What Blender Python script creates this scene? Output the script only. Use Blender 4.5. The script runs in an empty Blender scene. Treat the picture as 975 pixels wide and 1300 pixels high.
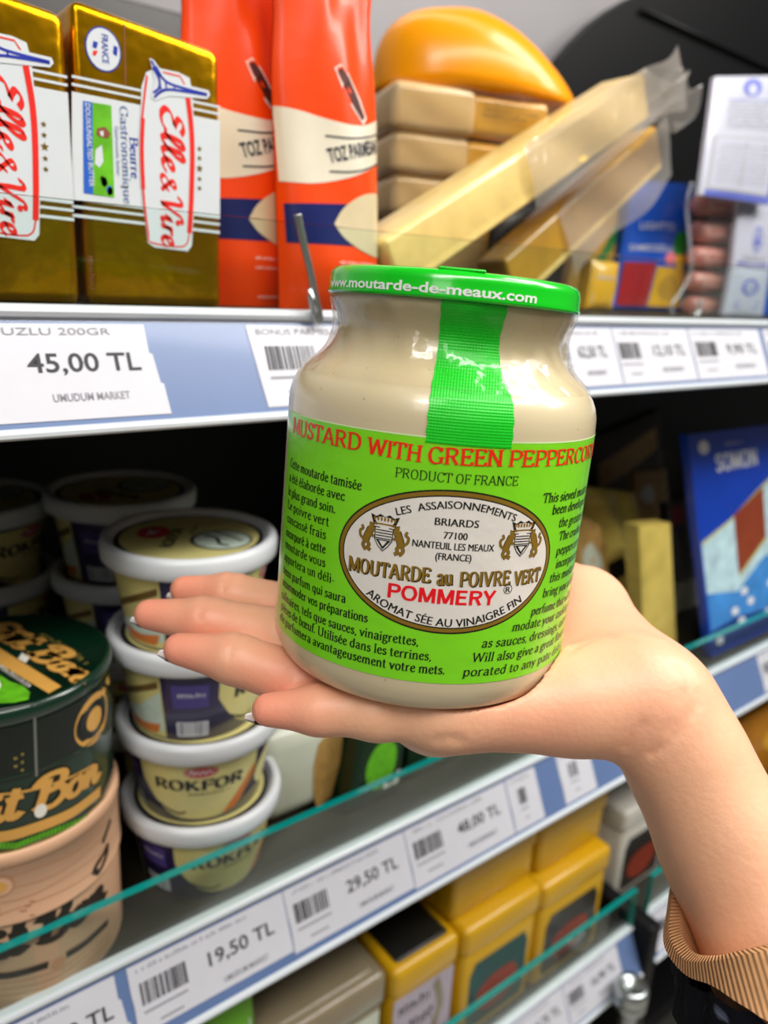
import bpy, bmesh, math, random
import numpy as np
from mathutils import Vector, Matrix, Quaternion
from mathutils.geometry import tessellate_polygon
random.seed(7)
PI = math.pi
SC = bpy.context.scene
COL = SC.collection

# ------------------------------------------------------------------ camera
ZC = 1.40                                   # eye height above the shop floor
F, CX, CY = 977.0, 487.5, 650.0             # focal length and centre of the 975x1300 frame
RX = np.array([0.7902, -0.1376, 0.5973]); RX /= np.linalg.norm(RX)
_d = np.array([-172.75, 3250.0, 977.0]); _d /= np.linalg.norm(_d)
_vx = np.array([1292.5, -225.0, 977.0]); _vx /= np.linalg.norm(_vx)
_d = _d - _vx * (_d @ _vx); _d /= np.linalg.norm(_d)
MW = np.array([_vx, np.cross(-_d, _vx), -_d])   # rows: world X (along the shelf), Y (into it), Z in camera axes
cam_data = bpy.data.cameras.new('camera')
cam = bpy.data.objects.new('camera', cam_data); COL.objects.link(cam)
r_, u_, b_ = MW @ np.array([1, 0, 0]), MW @ np.array([0, -1, 0]), MW @ np.array([0, 0, -1])
cam.matrix_world = Matrix(((r_[0], u_[0], b_[0], 0), (r_[1], u_[1], b_[1], 0), (r_[2], u_[2], b_[2], ZC), (0, 0, 0, 1)))
cam_data.sensor_fit = 'VERTICAL'; cam_data.sensor_height = 36.0
cam_data.lens = 36.0 * F / 1300.0
cam_data.clip_start = 0.005; cam_data.clip_end = 50
cam_data.dof.use_dof = True; cam_data.dof.focus_distance = 0.213; cam_data.dof.aperture_fstop = 10.0
SC.camera = cam

# ------------------------------------------------------------------ world, lights, exposure
w = bpy.data.worlds.new('shop_light'); SC.world = w; w.use_nodes = True
bg = w.node_tree.nodes['Background']
bg.inputs[0].default_value = (1.0, 0.97, 0.94, 1); bg.inputs[1].default_value = 0.065
def area(name, loc, target, sx, sy, power, col=(1, 0.97, 0.93)):
    l = bpy.data.lights.new(name, 'AREA'); l.shape = 'RECTANGLE'; l.size = sx; l.size_y = sy; l.energy = power; l.color = col
    o = bpy.data.objects.new(name, l); COL.objects.link(o); o.location = loc
    o.rotation_euler = (Vector(target) - Vector(loc)).to_track_quat('-Z', 'Y').to_euler()
    return o
area('ceiling_light_row', (0.1, -0.75, 2.75), (0.2, 0.0, 1.2), 2.6, 0.30, 36)
area('ceiling_light_row', (-0.9, -0.6, 2.55), (0.15, 0.25, 1.3), 0.5, 1.2, 7)
area('ceiling_light_row', (1.3, -0.35, 2.6), (0.4, 0.2, 1.25), 0.5, 1.2, 28)
area('fridge_light', (0.45, 0.42, 1.83), (0.40, 0.40, 1.4), 1.3, 0.06, 0.8, (1, 0.95, 0.88))
SC.view_settings.view_transform = 'Standard'; SC.view_settings.look = 'None'
SC.view_settings.exposure = 0.08; SC.view_settings.gamma = 1.0; SC.view_settings.use_curve_mapping = False

# ------------------------------------------------------------------ picking real points on real planes
def ray(x, y): return MW @ np.array([(x - CX) / F, (y - CY) / F, 1.0])
def PY(x, y, Y): r = ray(x, y); q = r * (Y / r[1]); return Vector((q[0], q[1], q[2] + ZC))
def PZ(x, y, Z): r = ray(x, y); q = r * (Z / r[2]); return Vector((q[0], q[1], q[2] + ZC))
def PD(x, y, d): q = ray(x, y) * d; return Vector((q[0], q[1], q[2] + ZC))

# ------------------------------------------------------------------ materials
def lin(c):
    if isinstance(c, str): c = tuple(int(c[i:i + 2], 16) for i in (0, 2, 4))
    return tuple(((v / 255) / 12.92 if v / 255 <= 0.04045 else ((v / 255 + 0.055) / 1.055) ** 2.4) for v in c)
def mat(name, col, rough=0.5, metal=0.0, var=0.06, scale=60.0, bump=0.0, bscale=200.0, spec=0.5, coat=0.0, sss=0.0, sssr=(1, .4, .25), alpha=1.0, trans=0.0):
    m = bpy.data.materials.new(name); m.use_nodes = True
    nt = m.node_tree; N = nt.nodes; L = nt.links; p = N['Principled BSDF']
    c = lin(col)
    p.inputs['Roughness'].default_value = rough; p.inputs['Metallic'].default_value = metal
    p.inputs['Specular IOR Level'].default_value = spec
    p.inputs['Coat Weight'].default_value = coat; p.inputs['Coat Roughness'].default_value = 0.08
    p.inputs['Alpha'].default_value = alpha; p.inputs['Transmission Weight'].default_value = trans
    if sss:
        p.inputs['Subsurface Weight'].default_value = sss; p.inputs['Subsurface Radius'].default_value = sssr; p.inputs['Subsurface Scale'].default_value = 0.004
    tc = N.new('ShaderNodeTexCoord')
    nz = N.new('ShaderNodeTexNoise'); nz.inputs['Scale'].default_value = scale; nz.inputs['Detail'].default_value = 4
    L.new(tc.outputs['Object'], nz.inputs['Vector'])
    mx = N.new('ShaderNodeMix'); mx.data_type = 'RGBA'
    mx.inputs[6].default_value = (*[max(0, v * (1 - 2 * var)) for v in c], 1); mx.inputs[7].default_value = (*[min(1, v * (1 + 2 * var)) for v in c], 1)
    L.new(nz.outputs['Fac'], mx.inputs[0]); L.new(mx.outputs[2], p.inputs['Base Color'])
    if bump:
        nb = N.new('ShaderNodeTexNoise'); nb.inputs['Scale'].default_value = bscale; nb.inputs['Detail'].default_value = 3
        L.new(tc.outputs['Object'], nb.inputs['Vector'])
        b = N.new('ShaderNodeBump'); b.inputs['Strength'].default_value = bump; b.inputs['Distance'].default_value = 0.002
        L.new(nb.outputs['Fac'], b.inputs['Height']); L.new(b.outputs[0], p.inputs['Normal'])
    m['p'] = 1
    return m
def film(name, tint=(1, 1, 1), gloss=0.12, rough=0.08, bump=0.0, bscale=120.0, haze=0.0, hazecol=(1, 1, 1), fres=.5):
    """thin clear plastic or glass sheet: mostly see-through, with a real reflection"""
    m = bpy.data.materials.new(name); m.use_nodes = True
    nt = m.node_tree; N = nt.nodes; L = nt.links; N.remove(N['Principled BSDF']); out = N['Material Output']
    t = N.new('ShaderNodeBsdfTransparent'); t.inputs[0].default_value = (*tint, 1)
    g = N.new('ShaderNodeBsdfGlossy'); g.inputs['Roughness'].default_value = rough; g.inputs[0].default_value = (1, 1, 1, 1)
    lw = N.new('ShaderNodeLayerWeight'); lw.inputs[0].default_value = 0.25
    ma = N.new('ShaderNodeMath'); ma.operation = 'MULTIPLY_ADD'; ma.inputs[1].default_value = fres; ma.inputs[2].default_value = gloss; ma.use_clamp = True
    L.new(lw.outputs['Fresnel'], ma.inputs[0])
    mx = N.new('ShaderNodeMixShader'); L.new(ma.outputs[0], mx.inputs[0]); L.new(t.outputs[0], mx.inputs[1]); L.new(g.outputs[0], mx.inputs[2])
    res = mx
    if haze:
        d = N.new('ShaderNodeBsdfTranslucent'); d.inputs[0].default_value = (*hazecol, 1)
        d2 = N.new('ShaderNodeBsdfDiffuse'); d2.inputs[0].default_value = (*hazecol, 1)
        m3 = N.new('ShaderNodeMixShader'); m3.inputs[0].default_value = 0.5; L.new(d.outputs[0], m3.inputs[1]); L.new(d2.outputs[0], m3.inputs[2])
        m2 = N.new('ShaderNodeMixShader'); m2.inputs[0].default_value = haze; L.new(mx.outputs[0], m2.inputs[1]); L.new(m3.outputs[0], m2.inputs[2]); res = m2
    if bump:
        tc = N.new('ShaderNodeTexCoord'); nb = N.new('ShaderNodeTexNoise'); nb.inputs['Scale'].default_value = bscale; L.new(tc.outputs['Object'], nb.inputs['Vector'])
        b = N.new('ShaderNodeBump'); b.inputs['Strength'].default_value = bump; b.inputs['Distance'].default_value = 0.003
        L.new(nb.outputs['Fac'], b.inputs['Height']); L.new(b.outputs[0], g.inputs['Normal'])
    L.new(res.outputs[0], out.inputs['Surface'])
    return m

# ------------------------------------------------------------------ mesh collecting
class MB:
    def __init__(s): s.v = []; s.f = []; s.m = []; s.s = []
    def add(s, vs, fs, m=0, smooth=False):
        o = len(s.v); s.v += [tuple(v) for v in vs]
        for f in fs: s.f.append(tuple(i + o for i in f)); s.m.append(m); s.s.append(smooth)
    def build(s, name, mats, parent=None, tf=None):
        me = bpy.data.meshes.new(name)
        v = s.v if tf is None else [tuple(tf @ Vector(q)) for q in s.v]
        me.from_pydata(v, [], s.f); me.update()
        for a in mats: me.materials.append(a)
        me.polygons.foreach_set('material_index', s.m); me.polygons.foreach_set('use_smooth', s.s); me.update()
        o = bpy.data.objects.new(name, me); COL.objects.link(o)
        if parent is not None:
            o.parent = parent; o.matrix_parent_inverse = Matrix()
        return o
    # shapes
    def rbox(s, x0, x1, y0, y1, z0, z1, r=0.002, seg=3, m=0, smooth=True):
        b = bmesh.new(); bmesh.ops.create_cube(b, size=1)
        for v in b.verts: v.co = Vector((x0 + (v.co.x + .5) * (x1 - x0), y0 + (v.co.y + .5) * (y1 - y0), z0 + (v.co.z + .5) * (z1 - z0)))
        if r > 0: bmesh.ops.bevel(b, geom=b.edges[:] , offset=r, segments=seg, profile=.5, affect='EDGES')
        b.verts.index_update(); s.add([v.co for v in b.verts], [[v.index for v in f.verts] for f in b.faces], m, smooth and r > 0); b.free()
    def lathe(s, prof, n=64, c=(0, 0, 0), m=0, ms=None, smooth=True):
        vs = []; fs = []; k = len(prof); mm = []
        for i in range(n):
            a = 2 * PI * i / n
            for (r, z) in prof: vs.append((c[0] + r * math.cos(a), c[1] + r * math.sin(a), c[2] + z))
        base = len(s.v); s.v += vs
        for i in range(n):
            j = (i + 1) % n
            for q in range(k - 1):
                s.f.append((base + i * k + q, base + j * k + q, base + j * k + q + 1, base + i * k + q + 1)); s.m.append(ms[q] if ms else m); s.s.append(smooth)
    def tube(s, pts, r, n=10, m=0, cap=True, flat=1.0):
        pts = [Vector(p) for p in pts]; R = r if isinstance(r, (list, tuple)) else [r] * len(pts)
        base = len(s.v); up = None; rings = []
        for i, p in enumerate(pts):
            t = (pts[min(i + 1, len(pts) - 1)] - pts[max(i - 1, 0)]).normalized()
            if up is None: up = t.orthogonal().normalized()
            a = (up - t * up.dot(t)).normalized(); up = a; b = t.cross(a)
            rings.append([p + (a * math.cos(2 * PI * k / n) + b * math.sin(2 * PI * k / n) * flat) * R[i] for k in range(n)])
        vs = [q for rg in rings for q in rg]; fs = []
        for i in range(len(pts) - 1):
            for k in range(n): fs.append((i * n + k, i * n + (k + 1) % n, (i + 1) * n + (k + 1) % n, (i + 1) * n + k))
        if cap: fs.append(tuple(range(n - 1, -1, -1))); fs.append(tuple((len(pts) - 1) * n + k for k in range(n)))
        s.add(vs, fs, m, True)
    def surf(s, fn, nu, nv, m=0, smooth=True, flip=False):
        vs = [fn(i / nu, j / nv) for j in range(nv + 1) for i in range(nu + 1)]
        fs = []
        for j in range(nv):
            for i in range(nu):
                a = j * (nu + 1) + i; q = (a, a + 1, a + nu + 2, a + nu + 1); fs.append(q[::-1] if flip else q)
        s.add(vs, fs, m, smooth)
    # flat printed shapes, laid on a surface by map(u, v, lift)
    def d_rect(s, mp, u0, v0, u1, v1, m, off=2e-4, nu=1, nv=1, sm=False): s.surf(lambda a, b: mp(u0 + (u1 - u0) * a, v0 + (v1 - v0) * b, off), nu, nv, m, sm)
    def d_quad(s, mp, q, m, off=2e-4, n=1):
        (a, b, c, d) = [Vector(p) for p in q]
        def fn(u, v): p = (a * (1 - u) + b * u) * (1 - v) + (d * (1 - u) + c * u) * v; return mp(p[0], p[1], off)
        s.surf(fn, n, n, m, False)
    def d_ell(s, mp, cu, cv, ru, rv, m, off=2e-4, n=48, rings=4, r0=0.0, rot=0.0):
        cr, sr = math.cos(rot), math.sin(rot)
        vs = []; fs = []
        for k in range(rings + 1):
            f = r0 + (1 - r0) * k / rings
            for i in range(n):
                a = 2 * PI * i / n; x, y = f * ru * math.cos(a), f * rv * math.sin(a)
                vs.append(mp(cu + x * cr - y * sr, cv + x * sr + y * cr, off))
        for k in range(rings):
            for i in range(n): fs.append((k * n + i, (k + 1) * n + i, (k + 1) * n + (i + 1) % n, k * n + (i + 1) % n))
        s.add(vs, fs, m, False)
    def d_poly(s, mp, pts, m, off=2e-4):
        tris = tessellate_polygon([[Vector((p[0], p[1], 0)) for p in pts]])
        fs = []
        for t in tris:
            a, b, c = (pts[i] for i in t)
            cr = (b[0] - a[0]) * (c[1] - a[1]) - (b[1] - a[1]) * (c[0] - a[0])
            fs.append(t if cr > 0 else t[::-1])
        s.add([mp(p[0], p[1], off) for p in pts], fs, m, False)
    def d_vpoly(s, mp, pts, m, off=2e-4, n=14):
        """polygon filled in upright strips, so that it follows a round wall"""
        us = [p[0] for p in pts]; a, e = min(us), max(us); k = len(pts)
        def span(u):
            v = []
            for i in range(k):
                p, q = pts[i], pts[(i + 1) % k]
                if min(p[0], q[0]) - 1e-12 <= u <= max(p[0], q[0]) + 1e-12:
                    v += [p[1], q[1]] if abs(q[0] - p[0]) < 1e-12 else [p[1] + (q[1] - p[1]) * (u - p[0]) / (q[0] - p[0])]
            return (min(v), max(v)) if v else (0, 0)
        sp = [span(a + (e - a) * i / n) for i in range(n + 1)]
        vs = [mp(a + (e - a) * i / n, sp[i][j], off) for i in range(n + 1) for j in (0, 1)]
        s.add(vs, [(2 * i, 2 * i + 2, 2 * i + 3, 2 * i + 1) for i in range(n)], m, False)
    def d_line(s, mp, pts, wd, m, off=2e-4, w2=None, ang=0.0):
        """pen stroke: nib of half widths wd (across) and w2, turned by ang"""
        w2 = wd if w2 is None else w2; ca, sa = math.cos(ang), math.sin(ang)
        def sup(nx, ny):
            a = nx * ca + ny * sa; b = -nx * sa + ny * ca; d = math.hypot(wd * a, w2 * b) or 1e-9
            px, py = wd * wd * a / d, w2 * w2 * b / d
            return px * ca - py * sa, px * sa + py * ca
        n = len(pts); vs = []; fs = []
        for i in range(n):
            a = pts[max(i - 1, 0)]; b = pts[min(i + 1, n - 1)]
            tx, ty = b[0] - a[0], b[1] - a[1]; l = math.hypot(tx, ty) or 1e-9
            ox, oy = sup(-ty / l, tx / l)
            vs += [mp(pts[i][0] - ox, pts[i][1] - oy, off), mp(pts[i][0] + ox, pts[i][1] + oy, off)]
        for i in range(n - 1): fs.append((2 * i, 2 * i + 2, 2 * i + 3, 2 * i + 1))
        s.add(vs, fs, m, False)

def catmull(pts, k=5, closed=False):
    out = []; n = len(pts)
    rng = range(n if closed else n - 1)
    g = (lambda i: pts[i % n]) if closed else (lambda i: pts[min(max(i, 0), n - 1)])
    for i in rng:
        p0, p1, p2, p3 = g(i - 1), g(i), g(i + 1), g(i + 2)
        for q in range(k):
            t = q / k
            out.append(tuple(0.5 * (2 * p1[c] + (p2[c] - p0[c]) * t + (2 * p0[c] - 5 * p1[c] + 4 * p2[c] - p3[c]) * t * t + (3 * p1[c] - p0[c] - 3 * p2[c] + p3[c]) * t ** 3) for c in range(len(p1))))
    out.append(tuple(g(0) if closed else pts[-1]))
    return out

# ------------------------------------------------------------------ lettering
# pen-drawn roman letters: cap height 1, x-height .66.  S = stroke with serifs at both ends, T top, B bottom, c curve, o closed curve, d dot
GL = {
 'A': (.80, 'B .08 0 .39 1;B .72 0 .40 1;. .2 .34 .6 .34'), 'B': (.70, 'S .16 0 .16 1;c .16 .97 .42 .96 .57 .86 .56 .66 .42 .54 .16 .52;c .16 .52 .45 .51 .63 .4 .63 .14 .46 .04 .16 .03'),
 'C': (.72, 'c .65 .76 .56 .92 .4 .98 .2 .86 .11 .5 .2 .14 .4 .02 .56 .07 .67 .22;. .65 .97 .65 .74'), 'D': (.80, 'S .16 0 .16 1;c .16 .97 .42 .96 .63 .82 .7 .5 .63 .18 .42 .04 .16 .03'),
 'E': (.68, 'S .16 0 .16 1;. .16 .97 .58 .97;. .16 .52 .46 .52;. .16 .03 .62 .03;. .58 .97 .58 .8;. .62 .03 .62 .22;. .46 .62 .46 .42'), 'F': (.62, 'S .16 0 .16 1;. .16 .97 .58 .97;. .16 .52 .46 .52;. .58 .97 .58 .8;. .46 .62 .46 .42'),
 'G': (.80, 'c .66 .76 .56 .92 .4 .98 .2 .86 .11 .5 .2 .14 .4 .02 .56 .05 .66 .14;. .66 .97 .66 .74;T .67 .05 .67 .42'), 'H': (.82, 'S .16 0 .16 1;S .66 0 .66 1;. .16 .52 .66 .52'),
 'K': (.78, 'S .16 0 .16 1;T .2 .42 .6 1;B .3 .56 .68 0'), 'X': (.76, 'S .1 0 .66 1;S .66 0 .1 1'), 'Z': (.66, '. .1 .97 .56 .97;. .56 .97 .08 .03;. .08 .03 .6 .03'),
 'I': (.34, 'S .17 0 .17 1'), 'L': (.64, 'S .16 0 .16 1;. .16 .03 .6 .03;. .6 .03 .6 .24'), 'M': (.98, 'S .14 0 .14 1;S .84 0 .84 1;. .15 1 .49 .08;. .49 .08 .83 1'),
 'N': (.84, 'S .15 0 .15 1;. .15 1 .69 0;S .69 0 .69 1'), 'O': (.80, 'o .4 .98 .19 .86 .11 .5 .19 .14 .4 .02 .61 .14 .69 .5 .61 .86'), 'P': (.66, 'S .16 0 .16 1;c .16 .97 .44 .96 .6 .84 .6 .6 .44 .47 .16 .46'),
 'R': (.76, 'S .16 0 .16 1;c .16 .97 .44 .96 .59 .85 .59 .64 .44 .52 .16 .5;B .38 .5 .66 0'), 'S': (.60, 'c .5 .8 .42 .95 .26 .97 .12 .82 .17 .62 .4 .44 .52 .25 .42 .05 .24 .02 .1 .2;. .51 .97 .51 .74;. .1 .02 .1 .26'),
 'T': (.72, 'B .36 0 .36 1;. .06 .97 .66 .97;. .06 .97 .06 .76;. .66 .97 .66 .76'), 'U': (.80, 'T .16 .4 .16 1;c .16 .4 .2 .12 .4 .02 .6 .12 .65 .4;T .65 .4 .65 1'), 'V': (.78, 'T .4 0 .1 1;T .38 0 .69 1'),
 'W': (1.08, 'T .3 0 .09 1;. .29 0 .54 .95;. .78 0 .54 .95;T .77 0 1.0 1'), 'Y': (.74, 'B .37 0 .37 .45;T .37 .45 .1 1;T .37 .45 .65 1'),
 'a': (.52, 'c .11 .52 .17 .63 .28 .65 .38 .57 .39 .42;. .39 .45 .39 .1;c .39 .1 .42 .02 .49 .03;c .39 .39 .2 .33 .1 .2 .15 .04 .27 .03 .39 .15'), 'b': (.56, 'T .13 .02 .13 1;o .3 .65 .15 .5 .13 .3 .18 .08 .3 .01 .43 .1 .47 .34 .42 .58'),
 'c': (.46, 'c .4 .5 .36 .62 .27 .65 .14 .54 .09 .33 .15 .1 .28 .01 .38 .07 .42 .17'), 'd': (.57, 'T .43 0 .43 1;o .28 .65 .14 .56 .09 .33 .14 .09 .27 .01 .4 .1 .43 .32 .41 .55'),
 'e': (.49, '. .1 .37 .4 .4;c .4 .4 .38 .58 .26 .65 .14 .55 .09 .33 .15 .1 .28 .01 .38 .06 .42 .16'), 'f': (.34, 'B .15 0 .15 .8;c .15 .8 .19 .97 .29 1.0 .37 .92;. .03 .63 .31 .63'),
 'g': (.52, 'o .25 .65 .13 .58 .11 .44 .17 .3 .26 .27 .37 .34 .4 .48 .36 .6;c .36 .6 .44 .68 .5 .65;c .17 .3 .1 .18 .17 .08 .36 .04 .45 -.1 .36 -.25 .2 -.27 .08 -.18 .12 -.03 .2 .06'),
 'h': (.58, 'S .13 0 .13 1;c .13 .46 .22 .62 .33 .65 .43 .55 .44 .4;B .44 0 .44 .42'), 'i': (.28, 'S .14 0 .14 .64;d .14 .86'), 'l': (.28, 'S .14 0 .14 1'),
 'm': (.86, 'S .13 0 .13 .64;c .13 .46 .21 .62 .31 .65 .4 .55 .42 .4;B .42 0 .42 .42;c .42 .44 .5 .62 .6 .65 .69 .55 .71 .4;B .71 0 .71 .42'), 'n': (.58, 'S .13 0 .13 .64;c .13 .46 .22 .62 .33 .65 .43 .55 .44 .4;B .44 0 .44 .42'),
 'o': (.54, 'o .27 .65 .13 .55 .09 .33 .13 .1 .27 .01 .41 .1 .45 .33 .41 .55'), 'p': (.57, 'S .13 -.27 .13 .64;o .3 .65 .15 .5 .13 .3 .18 .08 .3 .01 .43 .1 .47 .34 .42 .58'), 'q': (.57, 'B .43 -.27 .43 .64;o .28 .65 .14 .56 .09 .33 .14 .09 .27 .01 .4 .1 .43 .32 .41 .55'),
 'r': (.42, 'S .13 0 .13 .64;c .13 .42 .2 .58 .29 .65 .38 .62'), 's': (.42, 'c .34 .52 .28 .63 .18 .64 .1 .54 .14 .41 .28 .31 .35 .19 .28 .04 .17 .02 .08 .14'), 't': (.36, 'c .15 .86 .15 .3 .16 .08 .23 .01 .32 .06;. .03 .63 .31 .63'),
 'u': (.58, 'T .13 .2 .13 .64;c .13 .22 .16 .06 .26 .01 .36 .06 .44 .2;S .44 0 .44 .64'), 'v': (.52, 'T .27 0 .08 .64;T .25 0 .45 .64'), 'w': (.76, 'T .22 0 .07 .64;. .21 0 .38 .6;. .55 0 .38 .6;T .54 0 .7 .64'), 'y': (.52, 'T .27 .02 .08 .64;T .13 -.26 .45 .64'),
 'k': (.54, 'S .13 0 .13 1;T .15 .28 .42 .64;B .22 .34 .46 0'), 'x': (.5, 'T .42 0 .08 .64;T .08 0 .42 .64'),
 '.': (.22, 'd .1 .04'), ',': (.22, 'c .1 .07 .13 0 .07 -.13'), '-': (.34, '. .06 .3 .28 .3'), ' ': (.26, ''),
}
GL['é'] = (GL['e'][0], GL['e'][1] + ';. .2 .76 .34 .96'); GL['à'] = (GL['a'][0], GL['a'][1] + ';. .3 .76 .16 .96')
GL['œ'] = (.84, GL['o'][1] + ';. .45 .37 .75 .4;c .75 .4 .73 .58 .61 .65 .5 .55 .44 .33 .5 .1 .63 .01 .73 .06 .77 .16')
# flowing script letters
GS = {
 'E': (.62, 'c .58 .86 .44 .99 .28 .94 .22 .76 .44 .58;c .42 .58 .14 .46 .06 .22 .22 .02 .44 .06 .6 .26'), 'l': (.30, 'c -.02 .12 .16 .4 .3 .82 .24 1.0 .14 .86 .1 .3 .16 .04 .26 .06 .34 .18'),
 'e': (.36, 'c .0 .16 .24 .3 .3 .44 .22 .52 .1 .42 .08 .16 .18 .02 .3 .06 .4 .2'), '&': (.62, 'c .58 .46 .36 .1 .14 .04 .06 .24 .4 .62 .4 .8 .26 .8 .2 .62 .6 .04'), 'V': (.66, 'c -.02 .76 .1 .96 .22 .9 .24 .5 .28 .02;c .28 .02 .44 .46 .62 .92 .76 .96 .8 .86'),
 'i': (.26, 'c .0 .2 .12 .5 .09 .14 .16 .02 .3 .18;d .16 .72'), 'r': (.36, 'c .15 .52 .12 .3 .1 .0;c .1 .16 .2 .44 .36 .44'), ' ': (.3, ''),
 'S': (.62, 'c .6 .84 .48 1 .28 .94 .24 .72 .48 .5 .52 .2 .3 .0 .06 .06 .02 .24 .14 .3'), 'ü': (.58, 'c .0 .36 .1 .52 .12 .46 .08 .12 .2 .02 .36 .16 .44 .5;c .44 .5 .4 .12 .48 .02 .62 .18;d .18 .74;d .42 .74'),
 't': (.34, 'c .24 .94 .12 .2 .2 .02 .38 .18;. .02 .62 .4 .66'), 'B': (.72, 'c .24 .9 .2 .5 .1 .0;c -.02 .72 .2 1 .54 .98 .6 .74 .42 .54 .2 .52;c .2 .52 .56 .52 .68 .26 .46 .0 .16 .04 .02 .16'),
 'o': (.50, 'o .26 .52 .1 .42 .05 .22 .14 .04 .28 .02 .4 .14 .42 .34 .36 .48'), 'n': (.58, 'c .0 .3 .1 .52 .12 .4 .08 .0;c .08 .14 .24 .5 .36 .48 .36 .16 .44 .02 .6 .2'),
}
# plain heavy capitals
GB = {'P': (.72, '. .14 0 .14 1;c .14 .92 .44 .92 .60 .84 .60 .58 .44 .49 .14 .49'), 'O': (.86, 'o .43 .93 .22 .85 .11 .5 .22 .15 .43 .07 .64 .15 .75 .5 .64 .85'), 'M': (.94, '. .14 0 .14 1;. .80 0 .80 1;. .17 1 .47 .06;. .47 .06 .77 1'),
 'E': (.70, '. .14 0 .14 1;. .14 .92 .62 .92;. .14 .52 .58 .52;. .14 .08 .64 .08'), 'R': (.76, '. .14 0 .14 1;c .14 .92 .44 .92 .61 .84 .61 .62 .44 .52 .14 .52;. .40 .52 .64 0'), 'Y': (.74, '. .37 0 .37 .46;. .37 .42 .08 1;. .37 .42 .66 1'),
 'S': (.70, 'c .60 .78 .5 .9 .32 .93 .14 .80 .2 .60 .46 .46 .58 .26 .46 .10 .26 .07 .1 .22'), 'N': (.82, '. .14 0 .14 1;. .16 1 .66 0;. .68 0 .68 1')}
_glc = {}
def _glyph(tab, ch):
    k = (id(tab), ch)
    if k in _glc: return _glc[k]
    adv, spec = tab.get(ch, (.3, '')); out = []
    for st in spec.split(';'):
        if not st: continue
        t = st.split(); kind = t[0]; q = [float(x) for x in t[1:]]; p = [(q[i], q[i + 1]) for i in range(0, len(q), 2)]
        out.append((kind, catmull(p, 4, kind == 'o') if kind in 'co' else p))
    _glc[k] = (adv, out); return _glc[k]
def pen_text(mb, mp, txt, warp, m, off=3e-4, size=1.0, xs=1.0, hw=.075, ht=.026, ang=.22, tab=GL, slant=0.0, serif=.11):
    """warp(x, y) turns letter space (already scaled by size) into the surface's u, v"""
    x = 0.0
    for ch in txt:
        adv, strokes = _glyph(tab, ch)
        for kind, p in strokes:
            q = [((x + a + slant * b) * size * xs, b * size) for a, b in p]
            W = lambda a, b, o: mp(*warp(a, b), o)
            if kind == 'd': mb.d_ell(W, q[0][0], q[0][1] + .03 * size, hw * 1.25 * size * max(xs, .8), hw * 1.25 * size, m, off, 8, 1); continue
            mb.d_line(W, q, hw * size * xs, m, off, ht * size, ang)
            for e, on in ((0, kind in 'SB' and p[0][1] < p[-1][1] or kind == 'B'), (-1, kind in 'ST')):
                if on and serif > 0:
                    px, py = q[e]; lo = py <= min(q[0][1], q[-1][1]) + 1e-9; th = .05 * size * (1 if lo else -1)
                    a = serif * size * xs; W2 = [(px - a, py), (px + a, py), (px + a, py + th), (px - a, py + th)]
                    mb.d_poly(W, W2, m, off)
        x += adv
    return x * size * xs
def pen_width(txt, tab=GL): return sum(_glyph(tab, c)[0] for c in txt)
_txc = {}
def sans(txt, bold=0.0):
    k = (txt, bold)
    if k in _txc: return _txc[k]
    c = bpy.data.curves.new('txt', 'FONT'); c.body = txt; c.size = 1; c.offset = bold; c.resolution_u = 3
    o = bpy.data.objects.new('txt', c); COL.objects.link(o)
    dg = bpy.context.evaluated_depsgraph_get(); me = o.evaluated_get(dg).to_mesh()
    vs = [(v.co.x / .729, v.co.y / .729) for v in me.vertices]; fs = [tuple(p.vertices) for p in me.polygons]
    o.evaluated_get(dg).to_mesh_clear(); bpy.data.objects.remove(o); bpy.data.curves.remove(c)
    _txc[k] = (vs, fs, min(v[0] for v in vs) if vs else 0, max(v[0] for v in vs) if vs else 0); return _txc[k]
def sans_text(mb, mp, txt, warp, m, size, width=None, off=3e-4, bold=0.0):
    vs, fs, a, b = sans(txt, bold); xs = size if width is None else width / (b - a)
    W = [mp(*warp((v[0] - a) * xs, v[1] * size), off) for v in vs]
    # keep the printed side outwards
    f0 = fs[0] if fs else None
    mb.add(W, fs, m, False); return (b - a) * xs
def scrib(b, mp, u, v, wd, h, m, off=4e-4, seed=1):
    """print too small to read: a row of short pen marks"""
    r = random.Random(seed); x = 0.0
    while x < wd:
        if r.random() < .16: x += h * .5; continue
        k = r.choice((1, 1, .75, .75, 1.2)); t = h * .10
        b.d_line(mp, [(u + x, v), (u + x + r.uniform(-.1, .1) * h, v + h * k * .7)], t, m, off)
        if r.random() < .6: b.d_line(mp, [(u + x, v + h * k * .66), (u + x + h * .36, v + h * r.uniform(.3, .66))], t, m, off)
        x += h * .62
def line(u0, v0, u1=None, v1=None):
    """warp for a straight baseline"""
    if u1 is None: return lambda x, y: (u0 + x, v0 + y)
    L = math.hypot(u1 - u0, v1 - v0); c, s = (u1 - u0) / L, (v1 - v0) / L
    return lambda x, y: (u0 + x * c - y * s, v0 + x * s + y * c)
def down(u0, v0): return lambda x, y: (u0 + y, v0 - x)          # lettering that reads downwards
def along(pts):
    """warp that follows a polyline baseline"""
    P = [Vector(p) for p in catmull(pts, 8)]; S = [0.0]
    for a, b in zip(P, P[1:]): S.append(S[-1] + (b - a).length)
    def f(x, y):
        i = 0
        while i < len(P) - 2 and S[i + 1] < x: i += 1
        d = (P[i + 1] - P[i]).normalized(); q = P[i] + d * (x - S[i]); return (q.x - d.y * y, q.y + d.x * y)
    f.length = S[-1]; return f
def frame_map(o, ux, uy):
    """flat surface with origin o, axes ux and uy"""
    o = Vector(o); ux = Vector(ux); uy = Vector(uy); n = ux.cross(uy).normalized()
    return lambda u, v, off: o + ux * u + uy * v + n * off
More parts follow.
